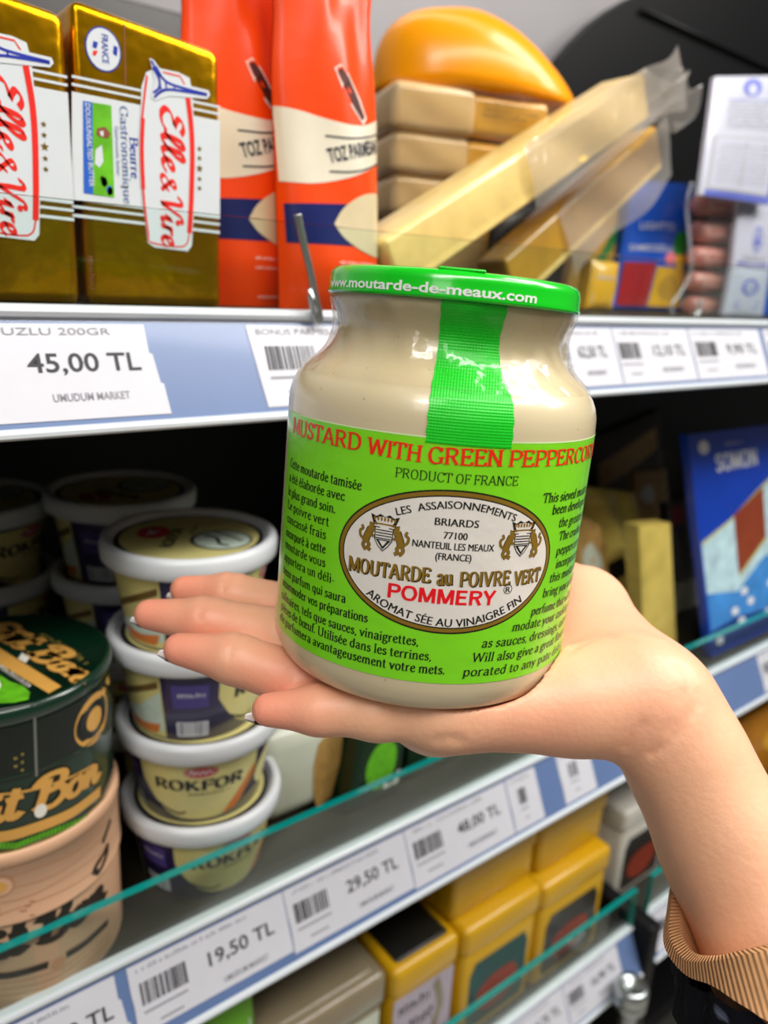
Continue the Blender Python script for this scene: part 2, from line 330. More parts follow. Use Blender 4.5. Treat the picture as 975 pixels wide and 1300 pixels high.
def cyl_map(c, r0, r1, z0, z1, a0=0.0):
    """round wall: u = arc length (seen from outside, to the right), v = height"""
    def f(u, v, off):
        t = (v - z0) / (z1 - z0); r = r0 + (r1 - r0) * t + off; a = a0 + u / max(r0, r1)
        return Vector((c[0] + r * math.sin(a), c[1] - r * math.cos(a), c[2] + v))
    return f

# ------------------------------------------------------------------ things and groups
def tag(o, label, cat, group=None):
    o['label'] = label; o['category'] = cat; o['kind'] = 'thing'
    if group: o['group'] = group
    return o
def thing(name, label, cat, loc=(0, 0, 0), group=None, rot=None):
    o = bpy.data.objects.new(name, None); COL.objects.link(o); o.empty_display_size = .02
    o.location = loc
    if rot is not None: o.rotation_mode = 'QUATERNION'; o.rotation_quaternion = rot
    return tag(o, label, cat, group)
def dup(o, loc, label=None, rotz=None):
    c = o.copy(); COL.objects.link(c); c.location = loc
    if label: c['label'] = label
    if rotz is not None: c.rotation_euler = (0, 0, rotz)
    for ch in list(o.children):
        d = ch.copy(); COL.objects.link(d); d.parent = c
        for g in list(ch.children):
            e = g.copy(); COL.objects.link(e); e.parent = d
    return c

# ------------------------------------------------------------------ the setting
m_floor = mat('floor_tile', 'b9b4aa', .35, var=.05, scale=8)
m_wallp = mat('shop_wall', 'bdb9b6', .6, var=.04, scale=6)
m_black = mat('black_liner', '08080a', .45, var=.2, scale=20)
m_grey = mat('grey_liner', '8f8c8e', .4, var=.05, scale=10)
m_blackpl = mat('black_plastic', '050506', .45, var=.1, scale=30, spec=.25)
def struct(name, mb, mats):
    o = mb.build(name, mats); o['kind'] = 'structure'; return o
b = MB(); b.rbox(-4, 5, -4, 1.2, -.1, 0, 0); struct('floor', b, [m_floor])
b = MB(); b.rbox(-4, 5, 1.05, 1.2, 0, 3.1, 0); struct('wall_back', b, [m_wallp])

# refrigerated display: liner and side shroud
YB = .70
fr = thing('display_fridge', 'black lined open display fridge behind the shelves of cheese and tubs', 'fridge', (.4, .72, 0))
T = lambda o: Matrix.Translation(-Vector(o.location))
b = MB(); b.rbox(-1.2, 2.4, YB, YB + .03, .0, ZC - .03, 0); b.build('back_panel', [m_black], fr, T(fr))
b = MB(); b.rbox(-1.2, 2.4, YB + .002, YB + .03, ZC - .03, ZC + .52, 0); b.build('upper_back_panel', [m_grey], fr, T(fr))
b = MB(); b.rbox(-1.2, 2.4, .42, YB, .0, .35, .01); b.build('plinth', [m_blackpl], fr, T(fr))
# black shroud with a rounded upper corner, standing in front of the grey panel
pl = [PY(x, y, .66) for x, y in ((690, 330), (690, 125), (700, 95), (712, 74), (730, 52), (752, 30), (776, 12), (800, -2), (840, -20), (1000, -60))]
pl += [Vector((2.3, .66, pl[-1].z)), Vector((2.3, .66, pl[0].z))]
b = MB(); fm = lambda u, v, o: Vector((u, .66 - o, v))
b.d_poly(fm, [(p.x, p.z) for p in pl], 0, 0); b.d_poly(fm, [(p.x, p.z) for p in pl][::-1], 0, -.012)
n = len(pl)
for i in range(n):
    a, c = pl[i], pl[(i + 1) % n]; b.add([(a.x, .66, a.z), (c.x, .66, c.z), (c.x, .672, c.z), (a.x, .672, a.z)], [(0, 1, 2, 3)])
b.tube([PY(815, 12, .655), PY(900, 51, .655), PY(985, 90, .655), PY(1200, 190, .655)], .0025, 8)
b.build('side_shroud', [m_blackpl], fr, T(fr))
b = MB(); a_, c_ = PY(-260, 5, .66), PY(300, 5, .66); b.rbox(a_.x, c_.x, .655, .675, ZC - .0150, PY(170, 2, .66).z, .004, 2); b.build('painted_shade_panel', [mat('painted_shade_panel', '2b2826', .5, var=.1)], fr, T(fr))  # added panel, its dark colour stands in for shade behind the butter

m_rail = mat('rail_plastic', '5f759f', .32, var=.04, scale=30, coat=.3)
m_bead = mat('rail_bead', 'ccd2d6', .3, var=.03, scale=40)
m_shelf = mat('shelf_steel', '2a251a', .45, var=.1, scale=25, spec=.3)
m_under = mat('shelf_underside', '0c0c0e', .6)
m_glass = film('guard_glass', (.93, .98, .965), .012, .03, fres=.16)
m_gedge = mat('glass_edge', '06857e', .2, var=.08, scale=30, coat=.6)
m_gedge2 = mat('glass_edge_dark', '4a463c', .2, var=.08, scale=30, coat=.4)

def shelf(name, label, glabel, X0, X1, zt, zf, ztg, edge, group='shelves of the display fridge'):
    """zt: top of the front lip, zf: shelf floor, ztg: top of the glass guard (all from the eye height)"""
    o = thing(name, label, 'shelf', ((X0 + X1) / 2, .45, ZC + zf), group)
    b = MB(); b.rbox(X0, X1, .302, YB - .002, ZC + zf - .014, ZC + zf, .001, 2)
    p = b.build('shelf_panel', [m_shelf], o, T(o))
    b = MB()
    prof = [(.3035, zf), (.3035, zt + .0006), (.3025, zt + .001), (.2995, zt + .001), (.2978, zt), (.2972, zt - .0015), (.2978, zt - .0032), (.299, zt - .0040), (.2990, zt - .0046),
            (.2822, zt - .0400), (.2805, zt - .0404), (.2796, zt - .0414), (.2796, zt - .0428), (.281, zt - .0438), (.290, zt - .0440), (.3035, zt - .030), (.3035, zf)]
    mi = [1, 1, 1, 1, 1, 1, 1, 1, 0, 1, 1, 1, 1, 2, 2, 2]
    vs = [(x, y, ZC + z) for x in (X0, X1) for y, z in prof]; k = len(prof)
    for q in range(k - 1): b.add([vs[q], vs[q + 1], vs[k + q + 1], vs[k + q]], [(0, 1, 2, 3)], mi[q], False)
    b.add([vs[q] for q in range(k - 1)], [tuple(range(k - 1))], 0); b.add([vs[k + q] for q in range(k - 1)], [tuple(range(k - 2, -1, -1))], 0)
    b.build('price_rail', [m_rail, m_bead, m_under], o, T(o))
    g = thing('glass_guard', glabel, 'glass guard', ((X0 + X1) / 2, .3, ZC + zt), 'glass guards on the shelf fronts')
    b = MB(); y0, y1, z0, z1 = .2980, .3026, ZC + zt + .0012, ZC + ztg
    c = [(x, y, z) for x in (X0 + .002, X1 - .002) for y in (y0, y1) for z in (z0, z1)]
    for f, m in (((0, 4, 5, 1), 0), ((2, 3, 7, 6), 0), ((1, 5, 7, 3), 1), ((0, 1, 3, 2), 1), ((4, 6, 7, 5), 1)): b.add(c, [f], m)
    b.build('pane', [m_glass, edge], g, T(g))
    return o
ZU, ZL, ZT = -.0155, -.3260, -.585
shelf('display_shelf', 'upper fridge shelf holding butter blocks, orange pouches and cheese', 'clear glass guard strip along the upper shelf, seen at eye level', -.5, 1.7, -.0152, ZU, .0217, m_gedge2)
shelf('display_shelf', 'middle fridge shelf with teal edged glass under the stacked tubs', 'teal edged glass guard in front of the round boxes and tubs', -.5, 1.7, -.3195, ZL, -.2832, m_gedge)
shelf('display_shelf', 'lowest fridge shelf in view, with teal edged glass before yellow boxes', 'teal edged glass guard in front of the yellow boxes', -.5, .563, -.569, ZT, -.5258, m_gedge)
shelf('display_shelf', 'short shelf end with teal glass behind the raised forearm', 'short teal edged glass guard in front of the cream boxes, beside the forearm', .583, 1.7, -.566, ZT, -.5228, m_gedge)

# chrome post below the shelf joint, dark upright in the joint
m_chrome = mat('chrome', 'b9c0c0', .32, 1.0, var=.04)
c = PY(803, 1250, .268)
o = thing('chrome_post', 'round chrome post below the gap between the lowest shelves', 'post', (c.x, c.y, 0))
b = MB(); b.lathe([(0, c.z - .004), (.006, c.z - .004), (.0075, c.z), (.013, c.z + .0005), (.0145, c.z - .003), (.0145, c.z - .012), (.0135, c.z - .0135), (.0145, c.z - .015), (.0145, c.z - .021), (.0125, c.z - .025), (.0085, c.z - .028), (.008, .004), (.02, .003), (.02, 0), (0, 0)], 40)
b.build('post', [m_chrome], o)
o = thing('shelf_upright', 'black upright closing the gap between the two lowest shelves', 'upright', (.573, .31, 0))
b = MB(); b.rbox(-.0085, .0085, -.03, .06, .0, ZC - .56, .002); b.build('bar', [m_blackpl], o)

# ------------------------------------------------------------------ price labels in the rails
m_paper = mat('label_paper', 'c9c9d0', .55, var=.02, scale=80, coat=.25)
m_ink = mat('label_ink', '26262a', .6)
m_inkg = mat('label_ink_grey', '85858c', .6)
def rail_map(zt):
    o = Vector((0, .2990, ZC + zt - .0046)); e = Vector((0, .2822, ZC + zt - .0400)); d = (o - e); L = d.length
    return frame_map(e, (1, 0, 0), d / L), L
random.seed(3)
def price_label(zt, X0, X1, price, label, shop=None, head=None, bar=None, lo=.05, price_x=.46, group='shelf price labels', torn=0):
    mp, L = rail_map(zt)
    o = thing('price_label', label, 'price label', mp((X0 + X1) / 2, 0, 0), group)
    b = MB(); W = X1 - X0; v0, v1 = L * lo, L * .965
    out = [(X0 + torn * .0016, v0), (X1 + torn * .0018, v0), (X1 + torn * .0012, v0 + .012), (X1, v0 + .0125), (X1 - torn * .001, v0 + .024), (X1 - torn * .0022, v0 + .0245), (X1 - torn * .0022, v1), (X0 - torn * .0012, v1), (X0, v0 + .02), (X0 + .0005, v0 + .013)]
    b.d_poly(mp, out, 0, .0003)
    b.d_poly(mp, out[::-1], 0, .0001)
    p = b.build('paper', [m_paper], o, T(o))
    b = MB()
    if head: sans_text(b, mp, head, line(X0 + W * .03, v1 - .0042), 1, .0028, W * .8, .0005)
    else: scrib(b, mp, X0 + W * .05, v1 - .0042, W * .7, .0026, 1, .0005, int(X0 * 1e4))
    if bar is not None:
        x = X0 + W * bar
        while x < X0 + W * (bar + .26):
            q = random.choice((.0003, .0005, .0008, .0011)); b.d_rect(mp, x, L * .46, x + q, L * .73, 0, .0005); x += q + random.choice((.0004, .0006, .0009))
        b.d_rect(mp, X0 + W * bar, L * .36, X0 + W * (bar + .26), L * .385, 1, .0005)
        b.d_rect(mp, X0 + W * (bar + .08), L * .2, X0 + W * (bar + .22), L * .225, 1, .0005)
    if price: sans_text(b, mp, price, line(X0 + W * price_x, L * .505), 0, .0072, W * .44, .0005, .012)
    if shop: sans_text(b, mp, shop, line(X0 + W * (price_x + .07), L * .225), 1, .0030, W * .30, .0005, .01)
    b.build('print', [m_ink, m_inkg], p, T(o))
    return o
lx = lambda x, y: PY(x, y, .291).x
TOP, MID, LOW = -.0152, -.3195, -.569
price_label(TOP, lx(200, 470) - .092, lx(200, 470), '45,00 TL', 'large white price label reading 45,00 TL below the butter blocks', 'UMUDUM MARKET', 'TEREYAGI TUZLU 200GR', .02, torn=1, price_x=.49)
price_label(TOP, lx(325, 470), lx(325, 470) + .093, '52,90 TL', 'white price label with a barcode below the orange pouches, half hidden by the jar', 'UMUDUM MARKET', 'BONUS PARMESAN TOZ 100GR', .06, torn=1)
xr = lx(878, 450)
price_label(TOP, lx(700, 450), lx(783, 450), '62,50 TL', 'white price label directly right of the jar neck', 'UMUDUM MARKET', None, .02, price_x=.40)
price_label(TOP, lx(783, 450) + .001, xr, '12,10 TL', 'white price label reading 12,10 TL between two others on the upper rail', 'UMUDUM MARKET', None, .03)
price_label(TOP, xr + .0015, lx(968, 450), '9,90 TL', 'white price label below the small white packs on the upper rail', 'UMUDUM MARKET', None, .05)
price_label(TOP, lx(973, 450), lx(973, 450) + .09, '22,50 TL', 'white price label cut off by the frame at the end of the upper rail', 'UMUDUM MARKET', None, .05)
l1 = lx(158, 1268)
price_label(MID, l1 - .09, l1, '39,50 TL', 'white price label below the pink round box, beside a blue gap', 'UMUDUM MARKET', None, .03, torn=1, price_x=.5)
l2 = lx(366, 1150)
price_label(MID, lx(168, 1260), l2, '19,50 TL', 'white price label reading 19,50 TL below the stack of white lidded tubs', 'UMUDUM MARKET', None, .05, lo=.14)
l3 = lx(520, 1075)
price_label(MID, l2 + .0006, l3, '29,50 TL', 'white price label reading 29,50 TL below the white straw picture pack', 'UMUDUM MARKET', None, .05, lo=.09)
l4 = lx(648, 1010)
price_label(MID, l3 + .0006, l4, '48,00 TL', 'white price label reading 48,00 TL on the middle rail under the palm', 'UMUDUM MARKET', None, .05)
price_label(MID, l4 + .001, lx(686, 990), None, 'narrow white label with a dark barcode beside a blue gap', None, None, .30)
price_label(MID, lx(712, 985), lx(752, 960), None, 'narrow white label between two blue gaps near the wrist', None, None, .28)
price_label(MID, lx(967, 850), lx(967, 850) + .09, '35,00 TL', 'white price label under the blue salmon packs', 'UMUDUM MARKET', None, .05)
k0 = lx(640, 1340)
price_label(LOW, k0, lx(722, 1255), '14,75 TL', 'white price label below the front yellow boxes', 'UMUDUM MARKET', None, .05)
price_label(LOW, lx(723, 1254), lx(790, 1205), '16,90 TL', 'white price label at the end of the lowest rail beside the black gap', 'UMUDUM MARKET', None, .05)
price_label(LOW + .003, .590, .660, '21,00 TL', 'white price label on the short rail just left of the cuff', 'UMUDUM MARKET', None, .05)

# ------------------------------------------------------------------ the mustard jar
JB = Vector((.1532, .1720, ZC - .1155)); JA = Vector((.0609, .0124, .9981)).normalized()
_v = Vector((JB.x, JB.y, JB.z - ZC)); JY = (_v - JA * _v.dot(JA)).normalized(); JX = JY.cross(JA)
JM = Matrix((JX, JY, JA)).transposed()
jar = thing('mustard_jar', 'beige stoneware jar with a green label and green lid, resting on the open palm', 'jar', JB, None, JM.to_quaternion())
R_J = .046
def m_stone():
    m = mat('stoneware', 'd4c49e', .30, var=.035, scale=40, coat=.5)
    nt = m.node_tree; N = nt.nodes; L = nt.links; p = N['Principled BSDF']
    src = p.inputs['Base Color'].links[0].from_socket
    tc = [n for n in N if n.type == 'TEX_COORD'][0]
    v = N.new('ShaderNodeTexVoronoi'); v.inputs['Scale'].default_value = 340; L.new(tc.outputs['Object'], v.inputs['Vector'])
    nz = N.new('ShaderNodeTexNoise'); nz.inputs['Scale'].default_value = 90; L.new(tc.outputs['Object'], nz.inputs['Vector'])
    r1 = N.new('ShaderNodeMath'); r1.operation = 'LESS_THAN'; r1.inputs[1].default_value = .10; L.new(v.outputs['Distance'], r1.inputs[0])
    r2 = N.new('ShaderNodeMath'); r2.operation = 'GREATER_THAN'; r2.inputs[1].default_value = .60; L.new(nz.outputs['Fac'], r2.inputs[0])
    r3 = N.new('ShaderNodeMath'); r3.operation = 'MULTIPLY'; L.new(r1.outputs[0], r3.inputs[0]); L.new(r2.outputs[0], r3.inputs[1])
    r4 = N.new('ShaderNodeMath'); r4.operation = 'MULTIPLY'; r4.inputs[1].default_value = .45; L.new(r3.outputs[0], r4.inputs[0])
    mx = N.new('ShaderNodeMix'); mx.data_type = 'RGBA'; L.new(r4.outputs[0], mx.inputs[0]); L.new(src, mx.inputs[6]); mx.inputs[7].default_value = (*lin('6b5a40'), 1)
    L.new(mx.outputs[2], p.inputs['Base Color'])
    return m
PROF = [(0, 0), (.0385, 0), (.0412, .0006), (.0436, .0024), (.0451, .0052), (.0459, .0085), (.046, .012), (.046, .079), (.0458, .0818), (.0452, .0843), (.0440, .0868), (.0420, .0892), (.0396, .0912),
        (.0370, .0932), (.0350, .0954), (.0336, .0980), (.0330, .1004), (.0330, .1020), (.0335, .1042), (.0345, .1066), (.0352, .1082), (.0355, .1098), (.0352, .1125), (.034, .113), (0, .113)]
b = MB(); b.lathe(PROF, 128); b.build('body', [m_stone()], jar)
def prof_r(h):
    for (r0, h0), (r1, h1) in zip(PROF[1:], PROF[2:]):
        if h0 <= h <= h1 and h1 > h0: return r0 + (r1 - r0) * (h - h0) / (h1 - h0)
    return .0355
def jmap(u, v, off):
    a = u * .001 / R_J; h = v * .001; r = prof_r(h) + off
    return Vector((r * math.sin(a), -r * math.cos(a), h))
m_lab = mat('label_green', '80dc1e', .33, var=.03, scale=30, coat=.45, bump=.22, bscale=95)
m_labw = mat('label_white', 'ebe4da', .35, var=.02, scale=60, coat=.35, bump=.22, bscale=95)
m_red = mat('print_red', 'ee2a10', .4, coat=.3); m_blk = mat('print_black', '0e140c', .4, coat=.3)
m_gold = mat('print_gold', '8a6a1c', .35, var=.1, scale=90, coat=.3); m_redp = mat('print_scarlet', 'ef1420', .4, coat=.3)
m_edge = mat('label_edge', 'd9f2b4', .5)
G, W_, RD, BK, GD, RP, ED = range(7)
b = MB()
b.surf(lambda a, c: jmap(-55.6 + 123.6 * a, 10.9 + (76.3 + 1.2 * a - 10.9) * c, .00012), 130, 8, G, True)
b.surf(lambda a, c: jmap(-55.6 + 123.6 * a, 76.1 + 1.2 * a + .35 * c, .00016), 130, 1, ED, True)
mj = jmap
def serif(txt, u0, v0, u1, v1, size, m, off=.00026, hw=.075, ht=.028, **k):
    xs = math.hypot(u1 - u0, v1 - v0) / (pen_width(txt) * size); pen_text(b, mj, txt, line(u0, v0, u1, v1), m, off, size, xs, hw / max(xs, .72) * .8, ht, **k)
serif('MUSTARD', -50.3, 70.7, -19.6, 70.9, 4.35, RD, hw=.13, ht=.045, serif=.16); serif('WITH', -17.9, 70.6, -3.4, 70.3, 4.2, RD, hw=.13, ht=.045, serif=.16)
serif('GREEN', -2.0, 70.3, 17.3, 70.9, 4.2, RD, hw=.13, ht=.045, serif=.16); serif('PEPPERCORNS', 18.7, 70.9, 64.6, 71.3, 4.2, RD, hw=.13, ht=.045, serif=.16)
serif('PRODUCT OF FRANCE', -9.8, 65.8, 22.4, 66.0, 2.45, BK)
LT = [('Cette moutarde tamisée', -50.6, 60.79, -18.48, 60.74), ('a été élaborée avec', -50.6, 56.6, -23.35, 56.95), ('le plus grand soin.', -50.6, 52.47, -26.07, 52.97), ('Le poivre vert', -50.5, 48.52, -27.97, 48.92),
      ('concassé frais', -50.3, 44.49, -28.7, 45.09), ('incorporé à cette', -50.3, 40.26, -28.44, 41.07), ('moutarde vous', -50.3, 36.57, -28.13, 37.27), ('apportera un déli-', -50.6, 32.71, -24.43, 33.6),
      ('cieux parfum qui saura', -50.9, 28.58, -20.34, 29.22), ('accommoder vos préparations', -51.0, 24.75, -13.36, 25.42), ('culinaires, tels que sauces, vinaigrettes,', -51.0, 20.7, .89, 21.42),
      ('pièces de bœuf. Utilisée dans les terrines,', -50.8, 17.1, 4.66, 17.49), ('elle parfumera avantageusement votre mets.', -51.5, 13.5, 8.69, 13.79)]
GL['è'] = (GL['e'][0], GL['e'][1] + ';. .32 .76 .18 .96')
for t, *q in LT: serif(t, *q, 2.62, BK, hw=.10, ht=.038)
RT = [('This sieved mustard has', 31.3, 61.1, 66, 61.0), ('been developed with', 35.8, 57.6, 66, 57.5), ('the greatest care.', 39.8, 53.6, 66, 53.0), ('The crushed green', 40.9, 49.6, 68, 49), ('peppercorns are', 40.7, 45.4, 67, 45),
      ('incorporated into', 41.5, 41.5, 68, 41), ('this mustard will', 39.4, 37.7, 66, 37.2), ('bring you a delicious', 37.1, 33.7, 68, 33), ('perfume that will accom-', 33.2, 29.1, 68, 28.4), ('modate your cooking such', 26.9, 25.4, 66, 24.8),
      ('as sauces, dressings, cuts of', 17.9, 21.5, 61, 21), ('Will also give a great flavor if', 15.6, 17.4, 61, 16.9), ('porated to any pate dish or', 13.5, 13.3, 60, 12.8)]
for t, *q in RT: serif(t, *q, 2.62, BK, hw=.10, ht=.038, slant=.06)
# oval plate
oc, ov = 6.85, 44.7
b.d_ell(mj, oc, ov, 31.0, 19.45, BK, .00017, 160, 1, .97); b.d_ell(mj, oc, ov, 30.55, 19.0, GD, .00020, 160, 2, .94)
b.d_ell(mj, oc, ov, 29.45, 17.95, BK, .00023, 160, 1, .975); b.d_ell(mj, oc, ov, 29.10, 17.60, W_, .00026, 160, 16)
_st = sans_text
def sans_text(bb, mp, t, wp, *a):
    for k in (-.07, .07): _st(bb, mp, t, (lambda x, y, k=k: (lambda q: (q[0] + k, q[1]))(wp(x, y))), *a)
A1 = along([(-8.2, 55.9), (-1.05, 58.2), (6.0, 59.3), (14.1, 58.8), (22.9, 56.4)]); sans_text(b, mj, 'LES  ASSAISONNEMENTS', A1, BK, 2.1, A1.length, 0.00032)
sans_text(b, mj, 'BRIARDS', line(1.6, 54.7), BK, 2.05, 11.3, 0.00032); sans_text(b, mj, '77100', line(4.2, 51.3), BK, 1.95, 6.1, 0.00032)
sans_text(b, mj, 'NANTEUIL LES MEAUX', line(-3.5, 48.45), BK, 1.95, 21.4, 0.00032); sans_text(b, mj, '(FRANCE)', line(2.7, 45.6), BK, 1.95, 9.3, 0.00032)
for dx, dv, mm, of in ((.28, -.26, BK, 0.00031), (0, 0, GD, 0.00037)):
    for t, u0, u1 in (('MOUTARDE', -20.5, 2.0), ('au', 3.7, 8.0), ('POIVRE', 9.5, 23.9), ('VERT', 25.2, 34.4)):
        serif(t, u0 + dx, 38.75 + dv, u1 + dx, 39.2 + dv, 4.0 if t != 'au' else 4.4, mm, of, hw=.105, ht=.042)
pen_text(b, mj, 'POMMERY', line(-8.9, 33.6), RP, 0.00034, 4.05, 29.2 / (pen_width('POMMERY', GB) * 4.05), .092, .085, 0, GB, 0, 0)
b.d_ell(mj, 23.7, 37.8, 1.35, 1.35, BK, 0.00032, 28, 1, .86); sans_text(b, mj, 'R', line(23.05, 37.0), BK, 1.6, 1.35, 0.00032)
A2 = along([(-14.6, 33.3), (-9.3, 30.6), (-2.8, 28.7), (3.9, 27.55), (10.6, 27.45), (16.8, 28.6), (23.3, 30.9), (28.9, 33.8)]); sans_text(b, mj, 'AROMAT SÉE AU VINAIGRE FIN', A2, BK, 2.35, A2.length, 0.00032)
sans_text = _st
def crest(cu, cv):
    Lf = lambda x, y: (cu + x, cv + y)
    b.d_poly(mj, [Lf(*p) for p in ((-2.6, 2.2), (2.6, 2.2), (2.5, -1.2), (1.4, -3.0), (0, -4.3), (-1.4, -3.0), (-2.5, -1.2))], BK, 0.00031)
    b.d_poly(mj, [Lf(*p) for p in ((-2.3, 1.9), (2.3, 1.9), (2.2, -1.1), (1.2, -2.8), (0, -3.9), (-1.2, -2.8), (-2.2, -1.1))], W_, 0.00033)
    for k in range(4): b.d_rect(mj, cu - 2.2, cv + 1.5 - k * .72, cu + 2.2, cv + 1.2 - k * .72, BK, .00035)
    b.d_poly(mj, [Lf(*p) for p in ((-2.1, -1.1), (2.1, -1.1), (0, -3.7))], BK, .00035); b.d_poly(mj, [Lf(*p) for p in ((-1.1, -1.4), (1.1, -1.4), (0, -2.9))], W_, 0.00036)
    b.d_poly(mj, [Lf(*p) for p in ((-2.9, 2.6), (2.9, 2.6), (3.5, 4.2), (3.9, 5.4), (2.4, 4.9), (1.3, 5.6), (0, 5.0), (-1.3, 5.6), (-2.4, 4.9), (-3.9, 5.4), (-3.5, 4.2))], BK, 0.00031)
    b.d_rect(mj, cu - 2.9, cv + 2.75, cu + 2.9, cv + 3.2, GD, .00035)
    for k in range(7): b.d_ell(mj, cu - 2.7 + k * .9, cv + 4.35, .3, .62, GD, .00035, 10, 1)
    for sg in (-1, 1):
        S = lambda pts: [(cu + sg * x, cv + y) for x, y in pts]
        for w, m, of in ((1.06, BK, 0.00030), (.84, GD, .00035)):
            b.d_line(mj, S(catmull([(3.5, 1.5), (4.1, .2), (4.6, -1.2), (4.9, -2.4)], 5)), w, m, of)          # body
            b.d_line(mj, S([(3.2, 1.4), (3.5, 2.3), (4.1, 2.3)]), w * .8, m, of)                                  # head
            b.d_line(mj, S([(4.0, .9), (3.0, 1.2), (2.6, .8)]), w * .38, m, of); b.d_line(mj, S([(4.1, -.1), (3.1, -.3), (2.7, -.8)]), w * .38, m, of)
            b.d_line(mj, S(catmull([(4.6, -2.0), (3.8, -3.0), (4.1, -4.0), (3.2, -4.5)], 5)), w * .48, m, of); b.d_line(mj, S(catmull([(5.0, -2.2), (5.5, -3.3), (5.0, -4.2), (4.5, -4.6)], 5)), w * .48, m, of)
            b.d_line(mj, S(catmull([(5.1, -1.8), (6.3, -1.2), (6.6, .2), (5.8, 1.0), (6.2, 1.9)], 5)), w * .36, m, of)   # tail
crest(-11.2, 50.0); crest(26.1, 51.0)
b.build('label', [m_lab, m_labw, m_red, m_blk, m_gold, m_redp, m_edge], jar)
# cloth strip from the label up to the lid
m_strip = mat('strip_green', '08cc1c', .42, var=.03, scale=90, coat=.15)
def strip_weave(m):
    nt = m.node_tree; N = nt.nodes; L = nt.links; p = N['Principled BSDF']; tc = [n for n in N if n.type == 'TEX_COORD'][0]
    a = N.new('ShaderNodeTexWave'); a.bands_direction = 'Z'; a.inputs['Scale'].default_value = 420; L.new(tc.outputs['Object'], a.inputs['Vector'])
    c = N.new('ShaderNodeTexWave'); c.bands_direction = 'X'; c.inputs['Scale'].default_value = 420; L.new(tc.outputs['Object'], c.inputs['Vector'])
    s = N.new('ShaderNodeMath'); s.operation = 'ADD'; L.new(a.outputs['Fac'], s.inputs[0]); L.new(c.outputs['Fac'], s.inputs[1])
    bp = N.new('ShaderNodeBump'); bp.inputs['Strength'].default_value = .25; bp.inputs['Distance'].default_value = .0006; L.new(s.outputs[0], bp.inputs['Height']); L.new(bp.outputs[0], p.inputs['Normal'])
strip_weave(m_strip)
b = MB()
def stripf(a, c):
    h = 75.5 + 35.5 * c; e = .25 * math.sin(h * 1.7) * (1 if a > .5 else -1) * abs(2 * a - 1)
    return jmap(-2.9 - .8 * c + 22.0 * a + .15 * c * a + e * .5, h, .00030)
b.surf(stripf, 24, 60, 0, True); b.build('cloth_strip', [m_strip], jar)
# lid with its lettering
m_lid = mat('lid_green', '10c81e', .22, var=.02, scale=40, coat=.6); m_white = mat('print_white', 'f4f7f0', .4)
b = MB()
LP = [(0, .1150), (.030, .1150), (.0312, .1153), (.0322, .1163), (.0330, .1172), (.0340, .1175), (.0352, .1171), (.0361, .1160), (.0364, .1148), (.0365, .1118), (.0368, .1110), (.0367, .1103), (.0358, .1100), (.0354, .1106), (.0354, .1118)]
b.lathe(LP, 128, m=0)
lm = lambda u, v, off: Vector(((.0366 + off) * math.sin(u * .001 / .0366), -(.0366 + off) * math.cos(u * .001 / .0366), v * .001))
sans_text(b, lm, 'www.moutarde-de-meaux.com', line(-44.5, 111.45), 1, 2.55, 67.0, .00022, .022)
b.build('lid', [m_lid, m_white], jar)
b = MB(); b.rbox(-.0045, .0075, -.0345, -.016, .1172, .1181, .0004, 2); b.build('lid_tab', [m_strip], jar)
# clear shrink film tight around the neck, creased
b = MB()
def filmf(a, c):
    h = .0885 + .0225 * c; t = 2 * PI * a
    r = prof_r(h) + .0007 + .0012 * math.sin(PI * c) ** 2 + .00035 * math.sin(9 * t + 3 * math.sin(2 * t)) * math.sin(PI * c) + .00025 * math.sin(23 * t + 40 * h * 10)
    return (r * math.sin(t), -r * math.cos(t), h)
b.surf(filmf, 160, 16, 0, True); b.build('shrink_film', [film('shrink_wrap', (.985, .98, .97), .03, .12, .3, 160)], jar)

# ------------------------------------------------------------------ the person: hand and forearm as one surface
def surface_nets(Fv, org, h):
    s = Fv < 0; nx, ny, nz = Fv.shape
    offs = [(i, j, k) for i in (0, 1) for j in (0, 1) for k in (0, 1)]
    cnt = np.zeros((nx - 1, ny - 1, nz - 1), np.int8)
    for i, j, k in offs: cnt += s[i:nx - 1 + i, j:ny - 1 + j, k:nz - 1 + k]
    act = np.argwhere((cnt > 0) & (cnt < 8)); idx = -np.ones(cnt.shape, np.int32); idx[tuple(act.T)] = np.arange(len(act))
    V = np.zeros((len(act), 3)); C = np.zeros(len(act))
    val = [Fv[act[:, 0] + i, act[:, 1] + j, act[:, 2] + k] for i, j, k in offs]
    for a in range(8):
        for c in range(a + 1, 8):
            d = [offs[c][q] - offs[a][q] for q in range(3)]
            if sum(map(abs, d)) != 1: continue
            m = (val[a] < 0) != (val[c] < 0); t = np.where(m, val[a] / np.where(m, val[a] - val[c], 1), 0)
            for q in range(3): V[:, q] += np.where(m, offs[a][q] + t * d[q], 0)
            C += m
    V = (V / C[:, None] + act) * h + org
    Q = []
    for ax in range(3):
        o1, o2 = [(1, 2), (2, 0), (0, 1)][ax]
        sl0 = [slice(1, -1)] * 3; sl1 = [slice(1, -1)] * 3; sl0[ax] = slice(0, -1); sl1[ax] = slice(1, None)
        A, B = s[tuple(sl0)], s[tuple(sl1)]
        for flip, mk in ((0, A & ~B), (1, B & ~A)):
            e = np.argwhere(mk)
            if not len(e): continue
            e = e + np.array([0 if q == ax else 1 for q in range(3)])
            def cell(da, db): c = e.copy(); c[:, o1] -= da; c[:, o2] -= db; return idx[tuple(c.T)]
            q = np.stack([cell(0, 0), cell(1, 0), cell(1, 1), cell(0, 1)], 1)
            Q.append(q[:, ::-1] if flip else q)
    return V, np.concatenate(Q)

